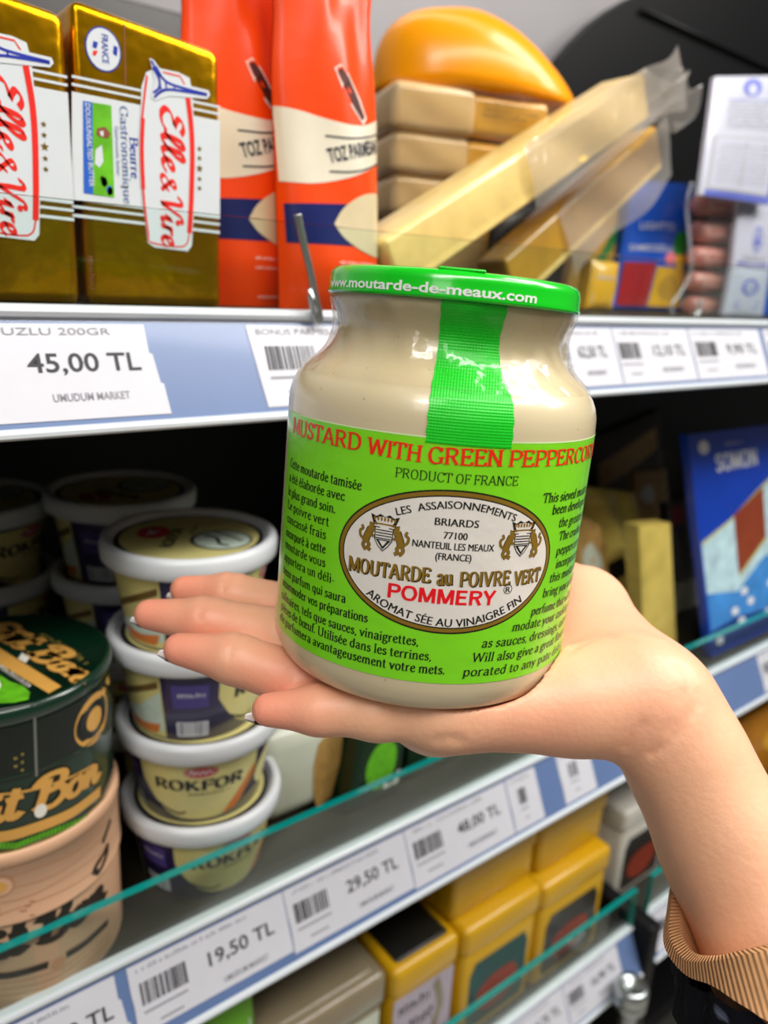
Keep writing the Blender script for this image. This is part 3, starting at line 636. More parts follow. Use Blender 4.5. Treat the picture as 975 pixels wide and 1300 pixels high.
H = .0010
lo = np.array([.045, .00, -.36]); hi = np.array([.33, .325, -.055])
shape = np.ceil((hi - lo) / H).astype(int)
FD = np.full(shape, .05, np.float32)
def block(c0, c1):
    a = np.maximum(np.floor((np.array(c0) - lo) / H).astype(int), 0); e = np.minimum(np.ceil((np.array(c1) - lo) / H).astype(int) + 1, shape)
    if np.any(e <= a): return None, None
    ax = [(lo[q] + H * np.arange(a[q], e[q])).astype(np.float32) for q in range(3)]
    return tuple(slice(a[q], e[q]) for q in range(3)), np.meshgrid(*ax, indexing='ij', sparse=True)
def cone(pa, pb, ra, rb, k=.006, sub=False, sq=None):
    """round cone joined smoothly; sq = (direction, factor) flattens the section"""
    pa, pb = np.array(pa, float), np.array(pb, float); m = max(ra, rb) * (1.7 if sq else 1) + 2.2 * k + .004
    sl, g = block(np.minimum(pa, pb) - m, np.maximum(pa, pb) + m)
    if sl is None: return
    d = pb - pa; L2 = max(d @ d, 1e-12)
    X = [g[q] - pa[q] for q in range(3)]
    t = np.clip((X[0] * d[0] + X[1] * d[1] + X[2] * d[2]) / L2, 0, 1)
    X = [X[q] - t * d[q] for q in range(3)]
    n2 = X[0] ** 2 + X[1] ** 2 + X[2] ** 2
    if sq is not None:
        s = np.array(sq[0], float); s /= np.linalg.norm(s); p = X[0] * s[0] + X[1] * s[1] + X[2] * s[2]
        n2 = n2 + p * p * (1 / sq[1] ** 2 - 1)
    D = np.sqrt(n2) - (ra + (rb - ra) * t)
    Cc = FD[sl]
    if sub: hh = np.clip(.5 - .5 * (Cc + D) / k, 0, 1); FD[sl] = Cc + (-D - Cc) * hh + k * hh * (1 - hh)
    else: hh = np.clip(.5 + .5 * (Cc - D) / k, 0, 1); FD[sl] = Cc + (D - Cc) * hh - k * hh * (1 - hh)
def chain(P, Rr, k=.004, sq=None):
    for i in range(len(P) - 1): cone(P[i], P[i + 1], Rr[i], Rr[i + 1], k, False, sq)
pd = lambda x, y, d: ray(x, y) * d
NH = np.array([-.10, -.20, .97])            # palm normal
# joints: knuckle, middle joint, end joint, tip (eye-relative metres)
FING = dict(
 little=([pd(565, 900, .2275), pd(480, 903, .2255), pd(405, 901, .2260), pd(341, 901, .2270)], [.0095, .0082, .0071, .0050]),
 ring=([(.1472, .1538, -.1265), pd(392, 868, .2415), pd(298, 836, .2440), pd(228, 824, .2460)], [.0105, .0091, .0078, .0052]),
 middle=([(.1542, .1740, -.1265), pd(366, 808, .2600), pd(262, 788, .2625), pd(190, 780, .2650)], [.0105, .0092, .0080, .0053]),
 index=([(.1690, .1890, -.1250), pd(380, 775, .2800), pd(292, 755, .2840), pd(234, 749, .2870)], [.0105, .0090, .0078, .0053]),
)
WR = [pd(834, 900, .236), pd(838, 885, .256)]     # ulnar and radial side of the wrist
for nme, (P, Rr) in FING.items(): chain(P, Rr, .0035)
# palm: metacarpals, heel, ball of the thumb
mc = [FING[q][0][0] for q in ('little', 'ring', 'middle', 'index')]
wr = [WR[0] + (WR[1] - WR[0]) * t for t in (0, .3, .65, 1)]
for a, c in zip(mc, wr): cone(a, c, .0100, .0130, .009)
cone(mc[0], mc[1], .0105, .0105, .008); cone(mc[1], mc[2], .0105, .0105, .008); cone(mc[2], mc[3], .0105, .0105, .008)
cone(pd(620, 896, .2295), pd(795, 885, .2350), .0095, .0125, .009)             # edge of the hand, heel
cone(pd(730, 885, .2360), pd(800, 872, .2380), .0135, .0150, .010)
cone(pd(737, 788, .2900), pd(797, 868, .2580), .0145, .0132, .010)             # ball of the thumb
cone(pd(742, 812, .2720), pd(790, 862, .2500), .0130, .0140, .010)
cone(pd(752, 782, .2860), pd(806, 848, .2610), .0112, .0112, .012)
chain([pd(735, 770, .296), pd(680, 740, .312), pd(640, 700, .318), pd(615, 675, .316)], [.0138, .0112, .0098, .0075], .014)   # thumb, behind the jar
# forearm
fa = [((838, 898, .238), .0134), ((880, 973, .2350), .0140), ((932, 1075, .2300), .0160), ((996, 1205, .2220), .0190), ((1062, 1335, .2120), .0220)]
fb = [((836, 893, .254), .0132), ((872, 973, .2500), .0142), ((922, 1075, .2460), .0168), ((990, 1205, .2400), .0200), ((1060, 1335, .2320), .0225)]
for S_ in (fa, fb): chain([pd(*q) for q, _ in S_], [r for _, r in S_], .014)
# creases: finger joints, palm edge, wrist
def crease(P, depth=.0006, w=.0018):
    """a shallow fold pressed into the skin along a line"""
    for pa, pb in zip(P[:-1], P[1:]):
        pa, pb = np.array(pa), np.array(pb); sl, g = block(np.minimum(pa, pb) - 3 * w, np.maximum(pa, pb) + 3 * w)
        if sl is None: continue
        d = pb - pa; X = [g[q] - pa[q] for q in range(3)]; t = np.clip((X[0] * d[0] + X[1] * d[1] + X[2] * d[2]) / max(d @ d, 1e-12), 0, 1)
        n2 = sum((X[q] - t * d[q]) ** 2 for q in range(3)); v = depth * np.exp(-n2 / (w * w))
        CR[sl] = np.maximum(CR[sl], v)
CR = np.zeros(shape, np.float32)
up = MW @ np.array([0, -1, 0]); tow = MW @ np.array([0, 0, -1])
for nme in ('ring', 'middle', 'index'):
    P, Rr = FING[nme]
    for j in (1, 2):
        ax = (P[j + 1] - P[j - 1]); ax /= np.linalg.norm(ax); r = Rr[j]
        s1 = np.cross(ax, up); s1 /= np.linalg.norm(s1); n1 = np.cross(s1, ax); n1 /= np.linalg.norm(n1)
        if n1 @ up < 0: n1 = -n1
        if s1 @ tow < 0: s1 = -s1
        for dx in ((0, .0016) if j == 1 else (0,)):
            crease([P[j] + ax * dx + r * 1.0 * (n1 * math.cos(t) + s1 * math.sin(t)) for t in np.linspace(-.9, 1.3, 9)], .0007, .0012)
def surf_pts(px): 
    """first hit of eye rays with the hand, to lay creases on the skin"""
    out = []
    for x, y in px:
        r = ray(x, y)
        for d in np.arange(.17, .34, .0006):
            q = ((r * d - lo) / H).astype(int)
            if np.all(q >= 0) and np.all(q < shape) and FD[tuple(q)] < 0: out.append(r * d); break
    return out
JBn = np.array([JB.x, JB.y, JB.z - ZC]); JAn = np.array(JA)
# the jar presses its own seat into palm and fingers
sl, g = block(JBn - .06, JBn + np.array([.06, .06, .08]))
X = [g[q] - JBn[q] for q in range(3)]; hgt = X[0] * JAn[0] + X[1] * JAn[1] + X[2] * JAn[2]
rad = np.sqrt(np.maximum(X[0] ** 2 + X[1] ** 2 + X[2] ** 2 - hgt * hgt, 0))
qx, qz = rad - .0385, .0075 - hgt
jd = np.minimum(np.maximum(qx, qz), 0) + np.sqrt(np.maximum(qx, 0) ** 2 + np.maximum(qz, 0) ** 2) - .0075
jd = jd.astype(np.float32); FD[sl] = np.maximum(FD[sl], -(jd - .0002))
for px in ([(828, 955), (845, 945), (868, 920), (884, 893), (880, 868), (862, 845)], [(850, 930), (867, 902), (868, 880)], [(795, 945), (806, 930), (815, 918)],
           [(556, 940), (570, 936), (584, 938)], [(716, 828), (760, 806), (800, 812)]):
    c_ = surf_pts(catmull(px, 4)); 
    if len(c_) > 2: crease(c_, .0007, .0016)
FD += CR
Vv, Qq = surface_nets(FD, lo, H)
# one light smoothing pass
for it in range(2):
    acc = np.zeros_like(Vv); cn = np.zeros(len(Vv))
    for a in range(4):
        for c in ((a + 1) % 4, (a + 3) % 4): np.add.at(acc, Qq[:, a], Vv[Qq[:, c]]); np.add.at(cn, Qq[:, a], 1)
    Vv = Vv * .5 + .5 * acc / cn[:, None]
wrist_w = Vector(((WR[0] + WR[1]) / 2)) + Vector((0, 0, ZC))
def m_skin():
    m = mat('skin', 'f2b892', .46, var=.05, scale=70, sss=.22, bump=.10, bscale=520)
    nt = m.node_tree; N = nt.nodes; L = nt.links; p = N['Principled BSDF']; src = p.inputs['Base Color'].links[0].from_socket
    at = N.new('ShaderNodeAttribute'); at.attribute_name = 'flush'
    mx = N.new('ShaderNodeMix'); mx.data_type = 'RGBA'; L.new(at.outputs['Fac'], mx.inputs[0]); L.new(src, mx.inputs[6]); mx.inputs[7].default_value = (*lin('f59078'), 1)
    L.new(mx.outputs[2], p.inputs['Base Color']); return m
pers = thing('person', 'bare hand holding the mustard jar palm up, forearm in a tan corduroy cuff', 'person', (wrist_w.x + .03, wrist_w.y - .02, wrist_w.z - .1))
off = np.array(pers.location) - np.array([0, 0, ZC])
me = bpy.data.meshes.new('body'); me.from_pydata((Vv - off).tolist(), [], Qq.tolist()); me.update()
me.polygons.foreach_set('use_smooth', [True] * len(me.polygons)); me.materials.append(m_skin())
fl = np.zeros(len(Vv))
for nme, (P, Rr) in FING.items():
    d = np.linalg.norm(Vv - P[3], axis=1); fl = np.maximum(fl, np.clip(1 - d / .030, 0, 1) ** 1.2)
for q, rr, s in ((pd(800, 870, .235), .030, .45), (pd(775, 790, .265), .03, .5), (pd(850, 830, .258), .012, .8), (pd(690, 935, .215), .03, .35)): fl = np.maximum(fl, s * np.clip(1 - np.linalg.norm(Vv - q, axis=1) / rr, 0, 1))
me.attributes.new('flush', 'FLOAT', 'POINT').data.foreach_set('value', (fl * .85).astype(np.float32))
body = bpy.data.objects.new('body', me); COL.objects.link(body); body.parent = pers
# nails: dark polish with a bare silvery tip, on the under side of the fingers
m_nail = mat('nail_black', '0a090b', .12, coat=1.0); m_tip = mat('nail_silver', 'd9d4d2', .3, .0, coat=.4)
for nme, (P, Rr) in FING.items():
    a, c = P[2], P[3]; ax = (c - a) / np.linalg.norm(c - a); dn = -NH - ax * (-NH @ ax); dn /= np.linalg.norm(dn); sd = np.cross(ax, dn); r = Rr[3]
    def nf(u, v, th=0):
        t = (u - .5) * 1.9 * (1 - .55 * max(0, v - .62) / .38 * max(0, v - .62) / .38); k = v
        w = 1 - .35 * max(0, k - .7) / .3
        q = c + ax * (-.0080 + .0155 * k) + (r * .95 - .0014 * k * k + th) * (dn * math.cos(t) * (1 - .08 * k) + sd * math.sin(t) * w)
        return Vector(q) + Vector((0, 0, ZC)) - pers.location
    for nm, v0, v1, mm in (('fingernail', 0, .80, m_nail), ('fingernail', .80, 1, m_tip)):
        if nm == 'fingernail' and v0 == 0:
            b = MB(); b.surf(lambda u, v: nf(u, v * .8), 12, 10, 0, True); b.surf(lambda u, v: nf(u, v * .8, .0005), 12, 10, 0, True); nail = b.build('fingernail', [mm], pers)
        else:
            b = MB(); b.surf(lambda u, v: nf(u, .8 + .2 * v, -.0001), 12, 4, 0, True); b.surf(lambda u, v: nf(u, .8 + .2 * v, .0004), 12, 4, 0, True); t_ = b.build('nail_tip', [mm], nail); t_['label'] = 'silvery nail tip'
    nail['label'] = 'black polished nail'
# sleeve: folded corduroy cuff and dark patterned jacket sleeve
def m_cord():
    m = mat('corduroy', 'cf9a6c', .85, var=.10, scale=260, spec=.2)
    nt = m.node_tree; N = nt.nodes; L = nt.links; p = N['Principled BSDF']
    at = N.new('ShaderNodeAttribute'); at.attribute_name = 'rib'
    mm = N.new('ShaderNodeMath'); mm.operation = 'SINE'; L.new(at.outputs['Fac'], mm.inputs[0])
    bp = N.new('ShaderNodeBump'); bp.inputs['Strength'].default_value = .45; bp.inputs['Distance'].default_value = .0006; L.new(mm.outputs[0], bp.inputs['Height']); L.new(bp.outputs[0], p.inputs['Normal'])
    return m
def loop(px): return [Vector(pd(*q)) + Vector((0, 0, ZC)) - pers.location for q in px]
def resample(pts, n):
    P = [Vector(q) for q in catmull([tuple(p) for p in pts], 10, True)]; S = [0]
    for a, c in zip(P, P[1:]): S.append(S[-1] + (c - a).length)
    out = []; j = 0
    for i in range(n):
        t = S[-1] * i / n
        while S[j + 1] < t: j += 1
        out.append(P[j].lerp(P[j + 1], (t - S[j]) / (S[j + 1] - S[j])))
    return out
# loops start at the far upper corner of the cuff mouth and run down its near side
rimo = loop([(861, 1106, .252), (852, 1150, .240), (850, 1188, .228), (868, 1218, .214), (902, 1221, .2010), (940, 1214, .1930), (985, 1203, .1890), (1060, 1180, .1900), (1110, 1110, .205), (1090, 1040, .235), (1000, 1030, .262), (905, 1075, .268)])
rimi = loop([(872, 1112, .252), (866, 1150, .241), (864, 1182, .230), (880, 1208, .2165), (908, 1213, .2035), (942, 1206, .1955), (984, 1196, .1918), (1052, 1172, .1925), (1096, 1108, .207), (1078, 1052, .234), (998, 1043, .259), (910, 1084, .265)])
outl = loop([(858, 1112, .253), (846, 1158, .241), (843, 1200, .228), (868, 1236, .2125), (905, 1252, .1985), (945, 1278, .1900), (995, 1300, .1860), (1090, 1275, .1870), (1150, 1180, .202), (1120, 1080, .235), (1010, 1050, .264), (905, 1086, .270)])
deep = loop([(905, 1180, .246), (902, 1215, .236), (908, 1250, .226), (922, 1280, .2160), (945, 1290, .2055), (975, 1290, .1985), (1010, 1280, .1950), (1075, 1250, .1955), (1120, 1180, .209), (1100, 1120, .234), (1020, 1110, .255), (935, 1150, .258)])
NS = 600; loops = [resample(l, NS) for l in (deep, rimi, rimo, outl)]
b = MB(); rib = []
def cuff_rows():
    rows = []
    for (A, B_, n) in ((0, 1, 8), (1, 2, 3), (2, 3, 8)):
        for k in range(n + (1 if B_ == 3 else 0)):
            t = k / n; row = []
            for i in range(NS):
                p = loops[A][i].lerp(loops[B_][i], t)
                row.append(p)
            rows.append(row)
    return rows
rows = cuff_rows(); nr = len(rows)
vs = [p for r in rows for p in r]; fs = [(j * NS + i, j * NS + (i + 1) % NS, (j + 1) * NS + (i + 1) % NS, (j + 1) * NS + i) for j in range(nr - 1) for i in range(NS)]
b.add(vs, fs, 0, True); cuff = b.build('cuff', [m_cord()], pers)
cuff.data.attributes.new('rib', 'FLOAT', 'POINT').data.foreach_set('value', np.array([i * 2 * PI * 150 / NS for r in rows for i in range(NS)], np.float32))
cuff['label'] = 'tan corduroy cuff'
def m_jacket():
    m = mat('jacket_cloth', '0d0f18', .9, var=.3, scale=120, spec=.2, bump=.4, bscale=400)
    nt = m.node_tree; N = nt.nodes; L = nt.links; p = N['Principled BSDF']; src = p.inputs['Base Color'].links[0].from_socket
    tc = [n for n in N if n.type == 'TEX_COORD'][0]
    nz = N.new('ShaderNodeTexNoise'); nz.inputs['Scale'].default_value = 55; nz.inputs['Detail'].default_value = 5; nz.inputs['Distortion'].default_value = 1.2; L.new(tc.outputs['Object'], nz.inputs['Vector'])
    cr = N.new('ShaderNodeValToRGB'); cr.color_ramp.elements[0].position = .56; cr.color_ramp.elements[1].position = .68; L.new(nz.outputs['Fac'], cr.inputs[0])
    mx = N.new('ShaderNodeMix'); mx.data_type = 'RGBA'; L.new(cr.outputs[0], mx.inputs[0]); L.new(src, mx.inputs[6]); mx.inputs[7].default_value = (*lin('7c86a0'), 1)
    L.new(mx.outputs[2], p.inputs['Base Color']); return m
j0 = loop([(880, 1130, .256), (862, 1175, .243), (858, 1215, .229), (876, 1244, .2145), (908, 1262, .2010), (948, 1290, .1920), (998, 1315, .1880), (1090, 1285, .1890), (1150, 1190, .204), (1115, 1095, .236), (1010, 1065, .264), (910, 1100, .270)])
j1 = loop([(890, 1180, .258), (868, 1220, .246), (858, 1265, .232), (868, 1320, .2165), (905, 1380, .2020), (960, 1430, .1930), (1030, 1450, .1880), (1130, 1400, .1880), (1190, 1280, .202), (1150, 1150, .236), (1020, 1110, .266), (920, 1140, .272)])
j2 = loop([(930, 1280, .255), (905, 1330, .244), (895, 1390, .231), (910, 1460, .2145), (960, 1530, .2000), (1030, 1590, .1900), (1110, 1600, .1850), (1210, 1540, .1850), (1270, 1400, .199), (1220, 1250, .233), (1070, 1190, .263), (950, 1230, .269)])
jl = [resample(l, 96) for l in (j0, j1, j2)]; vs = []
for A, B_ in ((0, 1), (1, 2)):
    for k in range(10 + (B_ == 2)):
        t = k / 10
        for i in range(96):
            p = jl[A][i].lerp(jl[B_][i], t); nrm_ = Vector((math.sin(i * .9 + k * .4), math.cos(i * 1.3), math.sin(i * .5 + k))) * .0012; vs.append(p + nrm_)
nr = 21; b = MB(); b.add(vs, [(j * 96 + i, j * 96 + (i + 1) % 96, (j + 1) * 96 + (i + 1) % 96, (j + 1) * 96 + i) for j in range(nr - 1) for i in range(96)], 0, True)
js = b.build('jacket_sleeve', [m_jacket()], pers); js['label'] = 'dark patterned jacket sleeve'

# ------------------------------------------------------------------ upper shelf: butter blocks
def fmapY(Y):
    return lambda u, v, off: Vector((u, Y - off, v)), (lambda x, y: (lambda p: (p.x, p.z))(PY(x, y, Y)))
m_foil = mat('gold_foil', 'd29a06', .27, .95, var=.12, scale=28, bump=.8, bscale=34)
m_fw = mat('foil_print_white', 'd9dde0', .38, var=.02, coat=.3); m_fr = mat('foil_print_red', 'e8281c', .4, coat=.3); m_fb = mat('foil_print_blue', '2436a8', .4, coat=.3)
m_fgr = mat('foil_print_green', '66b81e', .4, var=.25, scale=140); m_fbb = mat('foil_print_band', '2b62c4', .4); m_fgy = mat('foil_print_slate', '6f7fae', .5); m_fbr = mat('foil_print_brown', '8a4a30', .5); m_fgo = mat('foil_print_gold', '8c6c14', .35, .5)
FY = .330; mp, q = fmapY(FY)
x0, x1 = .1037, .1633; zb, zt = ZC + ZU, ZC + .0935
b = MB()
bm_ = bmesh.new(); bmesh.ops.create_cube(bm_, size=1)
for v in bm_.verts: v.co = Vector(((x0 + x1) / 2 + v.co.x * (x1 - x0), FY + .02 + v.co.y * .04, (zb + zt) / 2 + v.co.z * (zt - zb)))
bmesh.ops.bevel(bm_, geom=bm_.edges[:], offset=.0042, segments=4, profile=.6, affect='EDGES')
for v in bm_.verts:
    if v.co.z > zt - .012 and v.co.x > x1 - .02: v.co.z -= .007 * min(1, (v.co.x - (x1 - .02)) / .02)
bm_.verts.index_update(); b.add([v.co for v in bm_.verts], [[v.index for v in f.verts] for f in bm_.faces], 0, True); bm_.free()
W_, RD, BL, GN, BB, GY, BR, GO = range(1, 9)
def dq(a, c, d, e, m, off=2e-4): b.d_quad(mp, [q(*a), q(*c), q(*d), q(*e)], m, off)
def dp(pts, m, off=2e-4): b.d_poly(mp, [q(*p) for p in pts], m, off)
def dl(pts, w, m, off=2e-4): b.d_line(mp, [q(*p) for p in pts], w, m, off)
L_, R_ = 91, 279
yy = lambda y, x: y + (x - 88) * (.23 - (y - 100) * .0006)
def band(ya, yb, m, off=1.5e-4): dp([(L_, ya), (R_, ya + (R_ - L_) * (.21 - (ya - 95) * .00052)), (R_, yb + (R_ - L_) * (.21 - (yb - 95) * .00052)), (L_, yb)], m, off)
band(95, 98.5, W_); band(105, 108.5, W_); band(116, 254, W_); band(260, 263.5, W_); band(271, 275, W_)
dp([(157, 30), (158.5, 30.5), (160, 108), (158.5, 108)], BR, 1e-4)
b.d_ell(mp, *q(131, 63), .0068, .0076, BL, 2e-4, 40, 2); b.d_ell(mp, *q(131, 63), .0063, .0071, W_, 3e-4, 40, 2)
sans_text(b, mp, 'FRANCE', down(q(128, 42)[0], q(128, 43)[1]), BL, .0026, .0098, 4e-4, .01); dp([(118, 52), (124, 54), (122, 62), (117, 60)], BL, 4e-4); dp([(118, 64), (124, 65), (121, 71), (117, 70)], RD, 4e-4); dp([(144, 58), (149, 60), (148, 72), (143, 68)], BL, 4e-4)
dp([(105, 128), (117, 130), (118, 247), (106, 245)], BB, 3e-4); dp([(117, 130), (141, 134), (145, 251), (118, 247)], GN, 3e-4)
sans_text(b, mp, 'DOUX/UNSALTED BUTTER', down(q(107.5, 131)[0], q(107.5, 131)[1]), W_, .0020, .0295, 4e-4, .01)
dp([(121, 190), (129, 184), (131, 205), (126, 213), (120, 208)], W_, 4e-4); dp([(123, 163), (133, 161), (140, 170), (137, 176), (128, 174), (122, 171)], BR, 4.2e-4); dp([(126, 167), (131, 166), (131, 173), (128, 173)], W_, 4.4e-4)
for k in range(6): b.d_ell(mp, *q(126 + (k * 7) % 15, 222 + (k * 11) % 24), .0013, .0019, BB if k == 4 else GN, 3.6e-4, 10, 1)
serif_f = lambda t, x, y, y2, sz, m: pen_text(b, mp, t, down(q(x, y)[0], q(x, y)[1]), m, 3e-4, sz, (q(x, y)[1] - q(x, y2)[1]) / (pen_width(t) * sz), .07, .03)
serif_f('Beurre', 164, 173, 226, .0034, BL); serif_f('Gastronomique', 151.5, 133, 258, .0032, GY); sans_text(b, mp, 'Gastronomic butter', down(q(145, 155)[0], q(145, 160)[1]), GY, .0016, .018, 3e-4)
dp([(179, 110), (185, 92), (198, 86), (226, 92), (240, 99), (244, 118), (247, 185), (247, 250), (243, 312), (238, 319), (196, 314), (187, 308), (180, 250), (177, 185)], W_, 4e-4)
dl(catmull([(186, 96), (180, 150), (179, 200), (183, 260), (188, 300)], 4), .00042, RD, 5e-4); dl(catmull([(237, 118), (242, 160), (243.5, 200), (242, 260), (240, 296)], 4), .0011, RD, 5e-4); dl(catmull([(181, 150), (179.5, 190), (181.5, 240)], 4), .0008, RD, 5.2e-4)
dl(catmull([(188, 300), (192, 308), (232, 313), (240, 296)], 4), .0003, RD, 5e-4); dl([(194, 89), (228, 97), (234, 108)], .0003, RD, 5e-4)
# tower lying on its side: white halo, blue legs
dp([(189, 74), (194, 76), (214, 103), (264, 115), (266, 121), (262, 126), (214, 122), (196, 128), (191, 124), (196, 103)], W_, 6e-4)
for pts in ([(191, 77), (200, 92), (212, 105), (235, 113), (262, 120)], [(195, 124), (203, 117), (214, 114), (238, 117), (262, 121)], [(193, 86), (201, 100), (201, 112), (194, 118)]): dl(catmull(pts, 5), .00048, BL, 7e-4)
for pts in ([(200, 91), (204, 117)], [(209, 103), (211, 115)], [(220, 108), (221, 115)], [(197, 84), (206, 100)], [(198, 121), (208, 113)]): dl(pts, .00032, BL, 7e-4)
for t, y0, y1 in (('Elle', 132, 214), ('&', 219, 241), ('Vire', 246, 310)):
    W = (q(202, y0)[1] - q(202, y1)[1]); pen_text(b, mp, t, down(q(203, y0)[0], q(203, y0)[1]), RD, 5e-4, .0098 if t != '&' else .008, W / (pen_width(t, GS) * (.0098 if t != '&' else .008)), .085, .04, .5, GS, .10)
for k, y in enumerate((189, 201, 214, 227, 239)):
    c0 = q(253, y); rr = .0012 if k != 2 else .0017; b.d_poly(mp, [(c0[0] + (rr if i % 2 == 0 else rr * .42) * math.sin(i * PI / 5), c0[1] + (rr if i % 2 == 0 else rr * .42) * math.cos(i * PI / 5)) for i in range(10)], GO, 3e-4)
scrib(b, lambda u, v, o: mp(q(112, 322)[0] + v, q(112, 322)[1] - u, o), 0, 0, .014, .0022, BR, 2e-4)
bt = thing('butter_block', 'upright gold foil butter block with whole red script logo, beside orange pouch', 'butter', ((x0 + x1) / 2, FY + .02, zb), 'gold foil butter blocks')
b.build('foil_wrap', [m_foil, m_fw, m_fr, m_fb, m_fgr, m_fbb, m_fgy, m_fbr, m_fgo], bt, T(bt))
dup(bt, (bt.location.x - .0626, bt.location.y - .001, bt.location.z), 'upright gold foil butter block cut off by the left frame edge')

# ------------------------------------------------------------------ orange pouches
m_or = mat('pouch_orange', 'f4480a', .36, var=.05, scale=20, coat=.12, spec=.3, bump=.12, bscale=60); m_cream = mat('pouch_cream', 'e9dfc8', .35, var=.04, coat=.5); m_navy = mat('pouch_navy', '121c5c', .3, var=.06, coat=.5)
m_egg = mat('pouch_cheese_picture', 'd6c49c', .4, var=.08, scale=60, coat=.4); m_pk = mat('pouch_print_dark', '2c3038', .5); m_slit = mat('pouch_slit', '4a1206', .7); m_pw = mat('pouch_print_white', 'f4ded0', .5)
PX0, PW, PH, PYc, PT = .1985, .0585, .168, .340, .017
def pS(u, v, side=1, off=0):
    t = PT * (max(0, math.sin(PI * u)) ** .55) * (1 - .72 * v ** 1.6) * (.6 + .4 * min(1, v * 8)) + .0004
    t += .0012 * math.sin(5 * u + 9 * v) * math.sin(PI * u) + .0030 * math.sin(5.1 * v + 9 * u) * v * v * math.sin(PI * u) + .0012 * math.sin(19 * u - 14 * v) * v * v * math.sin(PI * u)
    xw = PX0 + PW * u - .0035 * math.exp(-((v - .80) / .13) ** 2) * (1 - 2 * u) * -1 - .004 * v * v * (1 - u)
    return Vector((xw, PYc + .012 * v - side * (t + off), ZC + ZU + PH * v))
def pmap(u, v, off):
    vv = (v - ZC - ZU) / PH; uu = min(1, max(0, (u - PX0) / PW))
    return pS(uu, vv, 1, off)
_, q = fmapY(.328)
mp = pmap; b = MB()
b.surf(lambda u, v: pS(u, v), 28, 44, 0); b.surf(lambda u, v: pS(u, v, -1), 12, 20, 0, flip=True)
b.surf(lambda u, v: pS(u, 0, 1 - 2 * v), 12, 2, 0)
def strip_region(top, bot, m, off, n=14):
    """fill between two px polylines, following the pouch"""
    A = catmull([q(*p) for p in top], 6); B_ = catmull([q(*p) for p in bot], 6); N = 24
    pa = lambda P, t: (lambda i, f: (P[i][0] * (1 - f) + P[min(i + 1, len(P) - 1)][0] * f, P[i][1] * (1 - f) + P[min(i + 1, len(P) - 1)][1] * f))(int(t * (len(P) - 1)), t * (len(P) - 1) % 1)
    def fn(u, v): a, c = pa(A, u), pa(B_, u); return pmap(a[0] * (1 - v) + c[0] * v, a[1] * (1 - v) + c[1] * v, off)
    b.surf(fn, N, n, m)
strip_region([(374, 128), (400, 138), (440, 155), (470, 158), (503, 148)], [(374, 228), (405, 232), (440, 227), (470, 217), (503, 204)], 1, 2e-4)
strip_region([(376, 257), (440, 259), (503, 262)], [(376, 308), (440, 312), (503, 318)], 2, 2e-4)
strip_region([(425, 284), (438, 264), (460, 249), (485, 245), (503, 250)], [(425, 284), (436, 302), (458, 318), (485, 327), (503, 325)], 3, 3.5e-4)
tw = q(425, 206), q(503, 190)
sans_text(b, pmap, 'TOZ PARMESAN', line(*tw[0], *tw[1]), 4, .0064, .0345, 4e-4, .03)
b.d_line(pmap, [q(*p) for p in catmull([(422, 171), (450, 175), (480, 172), (503, 166)], 5)], .0004, 4, 4e-4); b.d_line(pmap, [q(*p) for p in catmull([(424, 217), (450, 218), (475, 213), (503, 203)], 5)], .0004, 4, 4e-4)
b.d_poly(pmap, [q(*p) for p in ((437, 83), (445, 78), (454, 92), (470, 122), (478, 148), (471, 157), (456, 136), (443, 108))], 6, 2e-4)
b.d_poly(pmap, [q(*p) for p in ((440, 87), (445, 83), (453, 95), (467, 123), (475, 147), (470, 152), (457, 132), (446, 107))], 5, 4e-4)
for t, x, y, x2 in (('', 428, 335, 482), ('', 428, 347, 470), ('', 432, 384, 470)): scrib(b, pmap, *q(x, y), q(x2, y)[0] - q(x, y)[0], .0018, 6, 4e-4, x + y)
bag = thing('pouch', 'orange standing pouch nearer the cheese stack, overlapping its twin', 'pouch', (PX0 + PW / 2, PYc, ZC + ZU), 'orange pouches on the upper shelf')
b.build('pouch_film', [m_or, m_cream, m_navy, m_egg, m_pk, m_slit, m_pw], bag, T(bag))
dup(bag, (bag.location.x - .0335, bag.location.y + .0235, bag.location.z), 'orange standing pouch between the butter block and the other pouch')

# chrome clip on the glass guard
cp = [PY(x, y, .2955) for x, y in ((381, 279), (378, 272), (380, 284), (386, 312), (394, 345), (401, 380), (406, 402), (404, 409), (401, 404), (397, 388), (394, 374))]
o = thing('glass_clip', 'small chrome clip hooked over the upper glass edge in front of the orange pouches', 'clip', cp[6])
b = MB(); b.tube(catmull([tuple(p) for p in cp[1:]], 5), .0016, 10); b.build('wire', [m_chrome], o, T(o))
b = MB(); a, c = PY(393, 366, .2950), PY(403, 396, .2950); b.tube([a, c], .0021, 8, flat=.5); b.build('tongue', [m_chrome], o, T(o))

